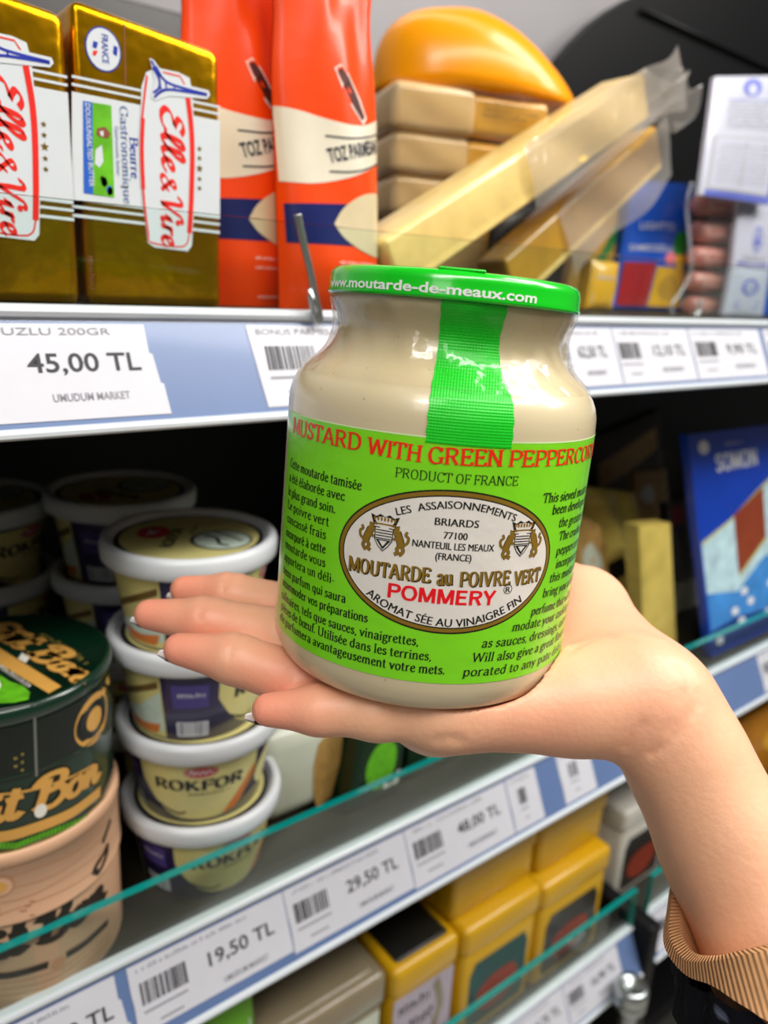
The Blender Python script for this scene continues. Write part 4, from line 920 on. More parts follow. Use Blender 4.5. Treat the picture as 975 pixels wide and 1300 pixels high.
# ------------------------------------------------------------------ packs: soft or rigid, front corners TL TR BR BL given as picked points
def pack(name, label, cat, corners, thick, mats, decor=None, bulge=.0, rigid=False, group=None, n=14, part='wrap', wave=0.0):
    TL, TR, BR, BL_ = [Vector(c) for c in corners]
    fl_ = max(z for z in (ZC + ZU, ZC + ZL, ZC + ZT) if z < TL.z - .02)
    n0 = ((TR - TL).cross(BL_ - TL)).normalized(); n0 = -n0 if n0.y > 0 else n0; fl_ += .0006 + thick * max(0, n0.z)
    for P_, Q_ in ((BL_, TL), (BR, TR)):
        if P_.z < fl_: P_ += (Q_ - P_) * ((fl_ - P_.z) / (Q_.z - P_.z))
    nrm = ((TR - TL).cross(BL_ - TL)).normalized()
    if nrm.y > 0: nrm = -nrm
    def base(u, v): return (BL_ * (1 - u) + BR * u) * (1 - v) + (TL * (1 - u) + TR * u) * v
    def pf(u, v, off=0.0, side=1):
        e = (max(0, math.sin(PI * u)) * max(0, math.sin(PI * v))) ** .45 if not rigid else 0
        wv = wave * (math.sin(11 * u + 5 * v) + math.sin(7 * v - 3 * u)) * e
        return base(u, v) + nrm * (side * bulge * e + off + wv) - nrm * (thick * (.5 if not rigid else 1) * (0 if side > 0 else 1))
    cen = base(.5, 0) - nrm * thick / 2
    o = thing(name, label, cat, cen, group)
    b = MB(); b.surf(lambda u, v: pf(u, v), n, n, 0, not rigid)
    bk = lambda u, v: pf(u, v, 0, -1) 
    b.surf(bk, n, n, 0, not rigid, True)
    for k in range(4):
        e0 = [lambda t: (t, 0), lambda t: (1, t), lambda t: (1 - t, 1), lambda t: (0, 1 - t)][k]
        b.surf(lambda t, s: pf(*e0(t)) * (1 - s) + bk(*e0(t)) * s, n, 1, 0, False, True)
    mp = lambda u, v, off: pf(u, v, off)
    # decor works in pack space: u 0..1 across, v 0..1 up
    if decor: decor(b, mp)
    b.build(part, mats, o, T(o)); return o
def ptext(b, mp, t, u, v, h, wd, m, asp=1.0, bold=.02, off=4e-4):
    """sans lettering in 0..1 pack space; wd is a fraction of the width, h of the height"""
    vs, fs, x0, x1 = sans(t, bold); b.add([mp(u + (a - x0) / (x1 - x0) * wd, v + c * h, off) for a, c in vs], fs, m)

# cheese: half wheel on top of vacuum packed slabs
m_wax = mat('cheese_orange', 'f09804', .26, var=.07, scale=14, coat=.1, spec=.3, bump=.1, bscale=30); m_tan = mat('cheese_tan', 'd6b478', .3, var=.10, scale=24, coat=.7, bump=.12, bscale=40); m_cut = mat('cheese_yellow_end', 'dca318', .3, var=.12, scale=50, coat=.6)
m_pack = film('clear_pack', (.97, .96, .93), .03, .15, .5, 90, .06, (.9, .88, .8), fres=.35)
TURN, TURN_K = -.33, .80
def slab(label, xa, xb, yt, yb, Y, dep, xs, dz=0):
    a, c, d = PY(xa, yt, Y), PY(xb, yt, Y), PY(xa, yb, Y); s = PY(xs, yt, Y).x
    c.x = a.x + (c.x - a.x) * TURN_K; s = a.x + (s - a.x) * TURN_K
    o = thing('cheese_slab', label, 'cheese', (a.x, Y, d.z), 'vacuum packed cheese slabs'); o.rotation_euler = (0, 0, TURN)
    b = MB(); b.rbox(a.x, s, Y, Y + dep, d.z, a.z, .006, 4, 0); b.rbox(s - .004, c.x, Y + .002, Y + dep - .002, d.z + .0012, a.z - .0012, .006, 4, 1); b.build('cheese', [m_tan, m_cut], o, T(o))
    b = MB(); b.surf(lambda u, v: (a.x - .003 + (c.x - a.x + .016) * u, Y - .0012 - .0008 * math.sin(14 * u + 6 * v), d.z + .001 + (a.z - d.z - .0015) * v + .001 * math.sin(20 * u)), 24, 8, 0)
    b.surf(lambda u, v: (c.x + .001 + .016 * u, Y + .01 + (dep - .02) * v, (a.z + d.z) / 2 + .004 * math.sin(9 * v) * u + .003 * u), 8, 12, 0); b.build('clear_wrap', [m_pack], o, T(o))
    b = MB()
    if yt < 150:
        mpS = lambda u, v, off: Vector((u, Y + .0008 - off, v))
        for k, w_ in enumerate((.3, .44, .3)): scrib(b, mpS, s + .004, a.z - .009 - .0035 * k, (c.x - s) * (w_ + .3), .0024, 0, .0012, k)
        b.build('print', [m_ink], o, T(o))
    return o
z0s = ZC + ZU
slab('vacuum packed cheese slab on top of its pile, directly under the orange half wheel', 501, 698, 98, 163, .442, .10, 610)
slab('vacuum packed cheese slab second from the top of the pile', 500, 672, 163, 219, .444, .10, 600)
slab('vacuum packed cheese slab third from the top of the pile', 500, 650, 219, 272, .446, .10, 610)
slab('lowest vacuum packed cheese slab of the pile, on the shelf', 500, 640, 272, 399, .448, .10, 620)
# half wheel: rounded dome with a flat under side
WY = .440
zb2 = PY(501, 98, .442).z + .0004
out = [PY(x, y, WY) for x, y in ((504, 104), (506, 70), (518, 36), (540, 12), (575, -2), (622, -6), (662, 10), (694, 38), (718, 66), (735, 92))]
zl, zr = PY(504, 108, WY).z, PY(735, 94, WY).z; wx0, wx1 = out[0].x, out[-1].x
o = thing('cheese_half_wheel', 'orange rinded half cheese wheel lying on top of the vacuum packed slabs', 'cheese', (wx0, WY, zb2)); o.rotation_euler = (0, 0, TURN)
oc2 = catmull([(p.x, max(p.z - (zl + (zr - zl) * (p.x - wx0) / (wx1 - wx0)), .001)) for p in out], 6)
b = MB(); vs = []; fs = []; NA = 20
for (x, h) in oc2:
    t = (x - wx0) / (wx1 - wx0); d = .05 * (max(0.004, 1 - abs(2 * t - 1) ** 2.2)) ** .5
    for k in range(NA + 1):
        an = PI * k / NA; ca, sa = math.cos(an), math.sin(an); vs.append((wx0 + (x - wx0) * .90, WY + .05 - d * (abs(ca) ** .9) * (1 if ca > 0 else -1), zb2 + 1.14 * max(h, 0) * max(sa, 0) ** .95))
m_ = len(oc2)
for i in range(m_ - 1):
    for k in range(NA): fs.append((i * (NA + 1) + k, i * (NA + 1) + k + 1, (i + 1) * (NA + 1) + k + 1, (i + 1) * (NA + 1) + k))
    fs.append((i * (NA + 1), (i + 1) * (NA + 1), (i + 1) * (NA + 1) + NA, i * (NA + 1) + NA))
b.add(vs, fs, 0, True); b.build('rind', [m_wax], o, T(o))

# two long hard cheese sticks in clear bags, leaning to the right
m_parm = mat('parmesan', 'e8c878', .38, var=.10, scale=60, coat=.5, bump=.15, bscale=140); m_rind = mat('parmesan_rind', 'b88a26', .35, var=.14, scale=40, coat=.4)
m_bag = film('bag_film', (.93, .92, .89), .07, .16, .8, 60, .30, (.85, .82, .76), fres=.5)
def stick(label, A, B_, h, dep, ends, mats, grp='bagged hard cheese sticks'):
    A, B_ = Vector(A), Vector(B_); d = (B_ - A).normalized(); Yv = Vector((0, 1, 0)); Yv = (Yv - d * Yv.dot(d)).normalized(); nn = Yv.cross(d) * -1
    if nn.z < 0: nn = -nn
    o = thing('cheese_stick', label, 'cheese', A, grp); L = (B_ - A).length
    b = MB(); tmp = MB(); tmp.rbox(0, L, 0, dep, -h / 2, h / 2, .003, 3, 0)
    tf = lambda p: A + d * p[0] + Yv * p[1] + nn * p[2]
    b.add([tf(p) for p in tmp.v], tmp.f, 0, True)
    b.d_quad(lambda u, v, off: tf((u, -off, v)), [(.004, -h / 2 + .002), (L - .004, -h / 2 + .002), (L - .004, -h / 2 + .006), (.004, -h / 2 + .006)], 1, 3e-4)
    b.build('cheese', mats, o, T(o))
    return o, tf, L
A, B_ = PY(500, 340, .332), PY(822, 121, .365)
o, tf, L = stick('long pale hard cheese stick in a clear bag, upper of the two leaning right', A, B_, .030, .034, None, [m_parm, m_parm])
b = MB(); b.surf(lambda u, v: tf((L * (.45 + .72 * u), -.0022 - .002 * math.sin(13 * u + 3 * v), -.019 + .037 * v + .006 * max(0, u - .75) * math.sin(8 * v + 11 * u) * 4)), 40, 14, 0)
b.surf(lambda u, v: tf((L * (.97 + .30 * u), -.006 + .026 * v + .007 * math.sin(9 * u + 4 * v), .016 - .030 * u - .030 * v + .005 * math.sin(12 * u + 8 * v))), 20, 14, 0)
b.build('clear_bag', [m_bag], o, T(o))
A, B_ = PY(650, 360, .369), PY(838, 186, .402)
o, tf, L = stick('darker hard cheese stick in a clear bag, lower of the two leaning right', A, B_, .034, .026, None, [m_rind, m_parm])
b = MB(); b.surf(lambda u, v: tf((L * (.30 + .75 * u), -.002 - .0016 * math.sin(11 * u + 4 * v), -.030 + .047 * v + .004 * math.sin(7 * u))), 36, 14, 0); b.build('clear_bag', [m_bag], o, T(o))

# blue and other packs to the right of the sticks
m_pblue = mat('pack_blue', '0d4fb8', .3, var=.10, scale=30, coat=.5); m_pgreen = mat('pack_green', '1f8a2c', .4, var=.1); m_ppink = mat('pack_pink', 'e87a86', .4); m_pred = mat('pack_red', 'a80e14', .35, var=.1, coat=.4); m_pyel = mat('pack_yellow', 'e0a81a', .35, var=.14, scale=40, coat=.4); m_pwhite = mat('pack_white', 'b8bac8', .4, var=.03, coat=.3)
def dec_blue(b, mp):
    ptext(b, mp, 'LIGHTTO', .16, .62, .055, .5, 3); ptext(b, mp, 'SAMBOZELLA', .06, .45, .05, .62, 3)
    b.d_ell(mp, .80, .52, .13, .10, 1, 3e-4, 20, 2); b.d_ell(mp, .66, .40, .10, .05, 2, 4e-4, 20, 2); b.d_ell(mp, .84, .38, .09, .06, 4, 4e-4, 20, 2)
    b.d_rect(mp, .03, .02, .44, .36, 5, 3e-4, 6, 6); b.d_rect(mp, .46, .02, .97, .33, 4, 3e-4, 6, 6); b.d_ell(mp, .72, .17, .17, .10, 6, 4e-4, 24, 2)
pack('cheese_packet', 'blue packet with a red and yellow lower half, right of the cheese sticks', 'packet', [PY(803, 228, .445), PY(884, 234, .445), PY(862, 399, .432), PY(776, 398, .432)], .02, [m_pblue, m_pgreen, m_ppink, m_pwhite, m_pyel, m_pred, m_rind], dec_blue, .006, wave=.0006)
pack('cheese_packet', 'yellow packet standing just right of the jar lid', 'packet', [PY(752, 330, .40), PY(786, 334, .40), PY(776, 399, .395), PY(742, 398, .395)], .02, [m_pyel, m_pwhite], lambda b, mp: (scrib(b, mp, .12, .6, .7, .1, 1), b.d_rect(mp, .1, .1, .9, .3, 1, 3e-4)), .005)
m_dark = mat('tray_dark', '14120e', .4, var=.2); m_strR = mat('stripe_red', 'b0301c', .4); m_strG = mat('stripe_green', '2c7030', .4); m_strW = mat('stripe_white', 'd8d0c0', .4)
def dec_dark(b, mp):
    for k, m in ((0, 1), (1, 3), (2, 2)): b.d_quad(mp, [(.30 + k * .05, .45), (.35 + k * .05, .45), (.47 + k * .05, .9), (.42 + k * .05, .9)], m, 3e-4, 4)
pack('cheese_packet', 'black packet with small red and green stripes under the cheese sticks', 'packet', [PY(628, 262, .425), PY(722, 268, .425), PY(706, 398, .408), PY(622, 396, .408)], .012, [m_dark, m_strR, m_strG, m_strW], dec_dark, .004)
pack('cheese_packet', 'olive yellow packet behind the lower cheese stick', 'packet', [PY(742, 255, .455), PY(800, 262, .455), PY(770, 399, .44), PY(712, 399, .44)], .015, [m_rind, m_strG, m_pyel], lambda b, mp: (b.d_quad(mp, [(.1, .05), (.3, .05), (.9, .8), (.7, .8)], 1, 3e-4, 6), b.d_quad(mp, [(.5, .0), (.8, .0), (.98, .3), (.98, .6)], 2, 3e-4, 6)), .005)
# vacuum pack of five pink rolls, clear plastic hook
m_pinkm = mat('pink_meat', 'c9857a', .35, var=.12, scale=60, coat=.6); m_plabel = mat('meat_label', 'd9a79c', .4, var=.05)
TLp, BLp = PY(884, 244, .425), PY(872, 404, .42); TRp, BRp = PY(934, 246, .425), PY(918, 406, .42)
o = thing('meat_pack', 'clear pack of five pink rolls standing beside the white packs', 'pack', (BLp + BRp) / 2 + Vector((0, .01, 0)))
for k in range(5):
    t0, t1 = k / 5 + .015, (k + 1) / 5 - .015; l0, l1, r0, r1 = BLp.lerp(TLp, t0), BLp.lerp(TLp, t1), BRp.lerp(TRp, t0), BRp.lerp(TRp, t1)
    cz = (l0 + l1) / 2; cr = (r0 + r1) / 2; h = (l1 - l0).length / 2
    b = MB(); b.tube([cz, cz.lerp(cr, .03), cz.lerp(cr, .08), cz.lerp(cr, .92), cz.lerp(cr, .97), cr], [h * .5, h * .85, h, h, h * .85, h * .5], 14)
    mp3 = lambda u, v, off: cz.lerp(cr, u) + Vector((0, -math.cos(v) * (h + off), math.sin(v) * (h + off)))
    b.d_rect(mp3, .12, -.5, .88, .55, 1, 2e-4, 4, 6); b.d_rect(mp3, .2, -.1, .8, .0, 2, 4e-4, 4, 2); b.d_rect(mp3, .2, .15, .7, .25, 2, 4e-4, 4, 2)
    b.build('roll', [m_pinkm, m_plabel, m_strR], o, T(o))
b = MB(); b.surf(lambda u, v: (BLp.lerp(BRp, u * 1.1 - .05)).lerp(TLp.lerp(TRp, u * 1.1 - .05), v * 1.03 - .015) + Vector((0, -.0155 - .001 * math.sin(20 * v + 5 * u), 0)), 12, 30); b.build('clear_wrap', [m_pack], o, T(o))
m_clear = film('clear_hook', (.88, .90, .92), .16, .12, .3, 80, .22, (.85, .87, .9))
hk = [PY(x, y, .402) for x, y in ((878, 232), (872, 260), (874, 290), (876, 312), (878, 336), (873, 356), (862, 374), (852, 388), (857, 402), (872, 406), (886, 396), (889, 380))]
o = thing('plastic_hook', 'clear plastic hook strip hanging in front of the pink roll pack', 'hook', hk[8]); b = MB(); b.tube(catmull([tuple(p) for p in hk], 5), .0028, 10, flat=.5); b.build('strip', [m_clear], o, T(o))
# white packs
m_pr = mat('pack_print_blue', '5a66b8', .5); m_prl = mat('pack_print_grey', 'a8a8ae', .5)
def dec_w1(b, mp):
    b.d_ell(mp, .5, .90, .13, .075, 1, 3e-4, 24, 2); b.d_ell(mp, .5, .885, .06, .045, 0, 4e-4, 20, 1)
    for k in range(8): scrib(b, mp, .2, .79 - k * .032, .66 - .06 * (k % 3), .022, 1 if k == 0 else 3, 3e-4, k)
    b.d_rect(mp, .06, .06, .94, .50, 2, 2.5e-4, 4, 4); b.d_rect(mp, .10, .08, .90, .48, 0, 3e-4, 4, 4)
    for k in range(9): scrib(b, mp, .15, .12 + k * .037, .68, .022, 3, 3.6e-4, k + 20)
    b.d_rect(mp, .47, .1, .5, .46, 2, 3.6e-4, 1, 4); b.d_rect(mp, .05, .0, .95, .05, 1, 3e-4, 4, 1); b.d_rect(mp, .90, .05, .99, .45, 1, 3e-4, 2, 4)
pack('butter_pack', 'large white printed pack with a table, leaning above the smaller white packs', 'pack', [PY(908, 97, .41), PY(998, 96, .41), PY(980, 260, .392), PY(888, 247, .392)], .008, [m_pwhite, m_pr, m_prl, m_inkg], dec_w1, .003)
def dec_w2(b, mp): b.d_poly(mp, [(.45, .35), (.62, .35), (.54, .62)], 1, 3e-4); b.d_ell(mp, .54, .45, .14, .2, 1, 2.5e-4, 24, 1, .85); scrib(b, mp, .2, .12, .6, .08, 2); b.d_rect(mp, .1, .04, .9, .08, 1, 3e-4)
pack('butter_pack', 'small white pack with a blue triangle, upper one beside the pink rolls', 'pack', [PY(938, 256, .405), PY(985, 261, .405), PY(977, 342, .402), PY(930, 338, .402)], .009, [m_pwhite, m_pr, m_prl], dec_w2, .002)
pack('butter_pack', 'small white pack with blue print, lower one standing on the shelf by the pink rolls', 'pack', [PY(930, 339, .402), PY(977, 343, .402), PY(967, 408, .40), PY(917, 405, .40)], .009, [m_pwhite, m_pr, m_prl], lambda b, mp: (b.d_ell(mp, .5, .6, .22, .18, 1, 3e-4, 20, 1, .7), scrib(b, mp, .3, .55, .4, .08, 1), b.d_rect(mp, .2, .15, .8, .3, 1, 2.5e-4), b.d_rect(mp, .22, .17, .78, .28, 0, 3e-4)), .002)
pack('butter_pack', 'blue edged white pack at the right frame edge on the upper shelf', 'pack', [PY(972, 262, .41), PY(1020, 265, .41), PY(1012, 412, .405), PY(962, 409, .405)], .03, [m_pblue, m_pwhite], lambda b, mp: b.d_rect(mp, .3, .05, .95, .6, 1, 3e-4), .003)

# ------------------------------------------------------------------ middle shelf: white lidded tubs
FZ = ZC + ZL
m_tub = mat('tub_purple', '221a4a', .32, var=.06, coat=.4); m_lidw = mat('tub_lid_white', 'd6dadd', .34, var=.02, spec=.5); m_tcream = mat('tub_cream', 'd6cc84', .38, var=.08, scale=50, coat=.3); m_tred = mat('tub_red', 'c01f28', .4); m_tdark = mat('tub_print_dark', '1c1a22', .45); m_twhite = mat('tub_print_white', 'd8dade', .45); m_tor = mat('tub_picture_orange', 'd2762a', .4, var=.15, scale=80); m_tblue = mat('tub_picture_blue_cheese', 'c4d4c4', .45, var=.12, scale=160); m_tbrown = mat('tub_picture_brown', '6a5228', .45, var=.2, scale=60)
RT0, RT1, HT = .0325, .0385, .0425
def make_tub(name, label, loc, rz, group):
    o = thing(name, label, 'tub', loc, group); o.rotation_euler = (0, 0, rz)
    b = MB(); b.lathe([(0, .001), (.0305, .001), (.0318, 0), (RT0, .0008), (RT1, HT - .004), (RT1, HT), (.037, HT), (.0365, HT - .003)], 72)
    cm = cyl_map((0, 0, 0), RT0, RT1, .0008, HT - .004); rad = lambda d: math.radians(d) * RT1
    P = lambda a, z: (rad(a), z)
    top = [P(a, .0385) for a in range(50, -56, -6)]; bot = [P(a, .003 + .010 * ((a + 2) / 50) ** 4) for a in range(-52, 51, 6)]
    def reg(a0, a1, zlo, zhi, m, off, n=16): b.surf(lambda u, v: cm(rad(a0 + (a1 - a0) * u), zlo(u) + (zhi(u) - zlo(u)) * v, off), n, 4, m)
    reg(-52, 50, lambda u: .003 + .022 * abs(2 * u - 1) ** 3.2, lambda u: .0385, 1, 2e-4, 30)
    b.d_ell(cm, 0, .0345, .0088, .0036, 2, 4e-4, 32, 2); b.d_ell(cm, 0, .0345, .0080, .0029, 4, 4.4e-4, 32, 2); b.d_ell(cm, 0, .0345, .0076, .0026, 2, 4.6e-4, 32, 2); b.d_line(cm, catmull([(-.006, .0336), (-.0045, .0362), (-.0035, .0334), (-.002, .0352), (-.0005, .0336), (.001, .0352), (.0025, .0336), (.004, .0353), (.0058, .0338)], 4), .0004, 4, 5e-4)
    pen_text(b, cm, 'ROKFOR', line(-.0262, .0226), 3, 4e-4, .0066, .0500 / (pen_width('ROKFOR') * .0066), .11, .06); scrib(b, cm, -.008, .0192, .024, .0022, 3, 4e-4)
    b.d_vpoly(cm, [P(18, .004), P(30, .006), P(50, .020), P(49, .030)], 5, 3.5e-4); b.d_vpoly(cm, [P(36, .0105), P(50, .018), P(50, .026)], 8, 4e-4)
    b.d_line(cm, [P(-40, .012), P(-28, .008), P(-20, .0065), P(-14, .008)], .0006, 3, 4e-4)
    # barcode side
    b.d_rect(cm, rad(-86), .0035, rad(-60), .0125, 4, 3e-4, 6, 1)
    x = -84
    while x < -62: b.d_rect(cm, rad(x), .0045, rad(x + .8), .0120, 3, 4e-4); x += random.choice((1.6, 2.2, 3))
    for k in range(3): b.d_rect(cm, rad(-86 + 2 * k), .030 - k * .003, rad(-62 - k), .0315 - k * .003, 9, 3e-4, 5, 1)
    b.d_rect(cm, rad(-88), .021, rad(-60), .035, 9, 2.4e-4, 8, 1); scrib(b, cm, rad(-85), .0275, rad(22), .003, 4, 3.2e-4)
    reg(-145, -96, lambda u: .002, lambda u: .0400, 1, 2e-4); b.d_vpoly(cm, [P(-145, .022), P(-98, .036), P(-98, .032), P(-145, .0185)], 8, 3e-4); b.d_vpoly(cm, [P(-145, .012), P(-120, .018), P(-97, .030), P(-97, .006), P(-145, .003)], 6, 3e-4); b.d_vpoly(cm, [P(-140, .010), P(-120, .008), P(-100, .010), P(-104, .0035), P(-138, .0035)], 5, 4e-4)
    b.d_ell(cm, rad(75), .02, .016, .012, 1, 3e-4, 24, 3)
    b.build('cup', [m_tub, m_tcream, m_tred, m_tdark, m_twhite, m_tor, m_tblue, m_tub, m_tbrown, m_tdim], o)
    b = MB(); h = HT
    b.lathe([(.0365, h - .0005), (.0388, h - .0012), (.0426, h - .0012), (.0436, h - .0002), (.0440, h + .0035), (.0440, h + .0068), (.0432, h + .0090), (.0416, h + .0098), (.0398, h + .0095), (.0386, h + .0084), (.0380, h + .0070), (.0376, h + .0065), (0, h + .0065)], 88, m=0)
    tm = lambda u, v, off: Vector((u, v, h + .0065 + off))
    b.d_ell(tm, 0, 0, .0370, .0370, 1, 2e-4, 60, 4); b.d_ell(tm, 0, 0, .0345, .0345, 2, 4e-4, 60, 4)
    b.d_ell(tm, -.0195, .003, .0080, .0095, 3, 6e-4, 30, 2); b.d_line(tm, [(-.023, .006), (-.018, .000)], .0008, 6, 8e-4); b.d_line(tm, [(-.022, -.002), (-.017, .006)], .0008, 6, 8e-4)
    b.d_ell(tm, .0165, -.003, .0155, .0150, 1, 6e-4, 40, 2); b.d_ell(tm, .0170, -.0035, .0140, .0135, 4, 8e-4, 40, 2); b.d_line(tm, catmull([(.007, .002), (.014, -.002), (.017, -.010), (.022, -.012)], 5), .0009, 1, 1e-3); b.d_line(tm, catmull([(.012, .007), (.020, .002), (.027, -.004)], 5), .0008, 5, 1e-3)
    sans_text(b, tm, 'ROKFOR', line(-.0050, -.018, -.0062, .016), 1, .0060, .030, 6e-4, .03); scrib(b, lambda u, v, o: tm(.0005 - v, .004 + u, o), 0, 0, .015, .003, 1, 6e-4)
    b.build('tub_lid', [m_lidw, m_tdark, m_tcream, m_tred, m_tblue, m_tbrown, m_twhite], o)
    return o
m_tdim = mat('tub_print_violet', '4c3f86', .45)
TX, TY, ST = .1572, .3485, .0490
gr = 'white lidded tubs stacked in front'
R_ = math.radians
t0 = make_tub('cheese_tub', 'lowest tub of the front stack, standing on the shelf behind the teal glass edge', (TX, TY, FZ), R_(4), gr)
dup(t0, (TX - .0005, TY, FZ + ST), 'white lidded tub with a red oval badge facing out, second from the bottom', R_(-24))
dup(t0, (TX - .0022, TY + .001, FZ + 2 * ST), 'white lidded tub with a barcode on purple facing out, under the finger tips', R_(46))
dup(t0, (TX - .0028, TY + .002, FZ + 3 * ST), 'topmost tub of the front stack, its yellow lid picture in full view', R_(50))
for o_, r in ((bpy.data.objects['cheese_tub.003'], -88), (bpy.data.objects['cheese_tub.002'], -60)):
    for ch in o_.children:
        if ch.name.startswith('tub_lid'): ch.rotation_euler = (0, 0, R_(r))
BX, BY = .1575, .4495
gb = 'tubs stacked in shade behind the front stack'
for k, (rz, lb) in enumerate(((20, 'lowest tub of the shaded stack behind the white lidded tubs'), (-20, 'shaded tub second from the bottom, behind the white lidded stack'), (46, 'shaded tub with a white rim, one below the top of the back stack'), (30, 'topmost tub of the back stack, dark lid with a tan rim'))):
    dup(t0, (BX - .001 * k, BY, FZ + k * ST), lb, R_(rz))['group'] = gb
for k, (rz, lb) in enumerate(((20, 'lowest tub of the far left shaded stack'), (120, 'second lowest tub of the far left shaded stack'), (60, 'shaded tub below the top of the far left stack, above the green box'), (40, 'topmost tub of the far left shaded stack'))):
    if k < 4: dup(t0, (.0825, .4990, FZ + k * (ST - .003)), lb, R_(rz))['group'] = 'tubs stacked in the far left shade'

# ------------------------------------------------------------------ round boxes at the left
m_dg = mat('box_dark_green', '0a2c1c', .28, var=.12, scale=30, coat=.6); m_dg2 = mat('box_black_green', '07130f', .3, var=.15, scale=40, coat=.5); m_bg = mat('box_gold_print', 'd6a04c', .4, var=.08, coat=.3); m_grs = mat('box_grass', '5fb01c', .45, var=.3, scale=200); m_gline = mat('box_gold_line', '8c7c3a', .4)
m_pk1 = mat('box_pale_wood', 'd9ab88', .5, var=.07, scale=22); m_pk2 = mat('box_brown_print', '2a1a10', .5); m_pgr = mat('box_grain', 'c08c68', .55); m_cow = mat('box_white_print', 'e6e2d6', .5)
GX, GY_, GR = .0600, .3495, .0482
def cyl_pick(cx, cy, r, x, y):
    d = ray(x, y); a = d[0] ** 2 + d[1] ** 2; b_ = -(d[0] * cx + d[1] * cy); c_ = cx * cx + cy * cy - r * r
    t = (-b_ - math.sqrt(max(b_ * b_ - a * c_, 0))) / a; p = d * t
    return math.atan2(p[0] - cx, -(p[1] - cy)) * r, p[2]
def round_box(label, zb, z_seam, zt, mats, deco, group='round boxes stacked at the left'):
    o = thing('round_box', label, 'box', (GX, GY_, ZC + zb), group); tf = T(o)
    b = MB(); b.lathe([(0, zb + .001), (GR - .003, zb + .001), (GR - .0015, zb), (GR - .0010, zb + .0015), (GR - .0010, z_seam + .001)], 96, (GX, GY_, ZC)); l = MB()
    l.lathe([(GR - .0012, z_seam), (GR + .0002, z_seam), (GR + .0004, z_seam + .0008), (GR, z_seam + .0018), (GR, zt - .0070), (GR + .0008, zt - .0062), (GR + .0008, zt - .0022), (GR, zt - .0006), (GR - .0012, zt), (GR - .0026, zt - .0006), (GR - .0034, zt - .0018), (0, zt - .0018)], 96, (GX, GY_, ZC))
    wall = cyl_map((GX, GY_, ZC), GR - .0010, GR - .0010, 0, 1); lw_ = cyl_map((GX, GY_, ZC), GR, GR, 0, 1); tp = lambda u, v, off: Vector((u, v, ZC + zt - .0018 + off))
    deco(b, l, wall, lw_, tp, lambda x, y: cyl_pick(GX, GY_, GR, x, y), lambda x, y: (lambda p: (p.x, p.y))(PZ(x, y, zt - .0018)))
    b.build('box_body', mats, o, tf); l.build('box_lid', mats, o, tf); return o
def sweep(b, mp, top, bot, m, off, n=24):
    A = catmull(top, 6); B_ = catmull(bot, 6); pa = lambda P, t: tuple(P[int(t * (len(P) - 1))][c] for c in (0, 1))
    b.surf(lambda u, v: mp(pa(A, u)[0] * (1 - v) + pa(B_, u)[0] * v, pa(A, u)[1] * (1 - v) + pa(B_, u)[1] * v, off), min(n, len(A) - 1), 3, m)
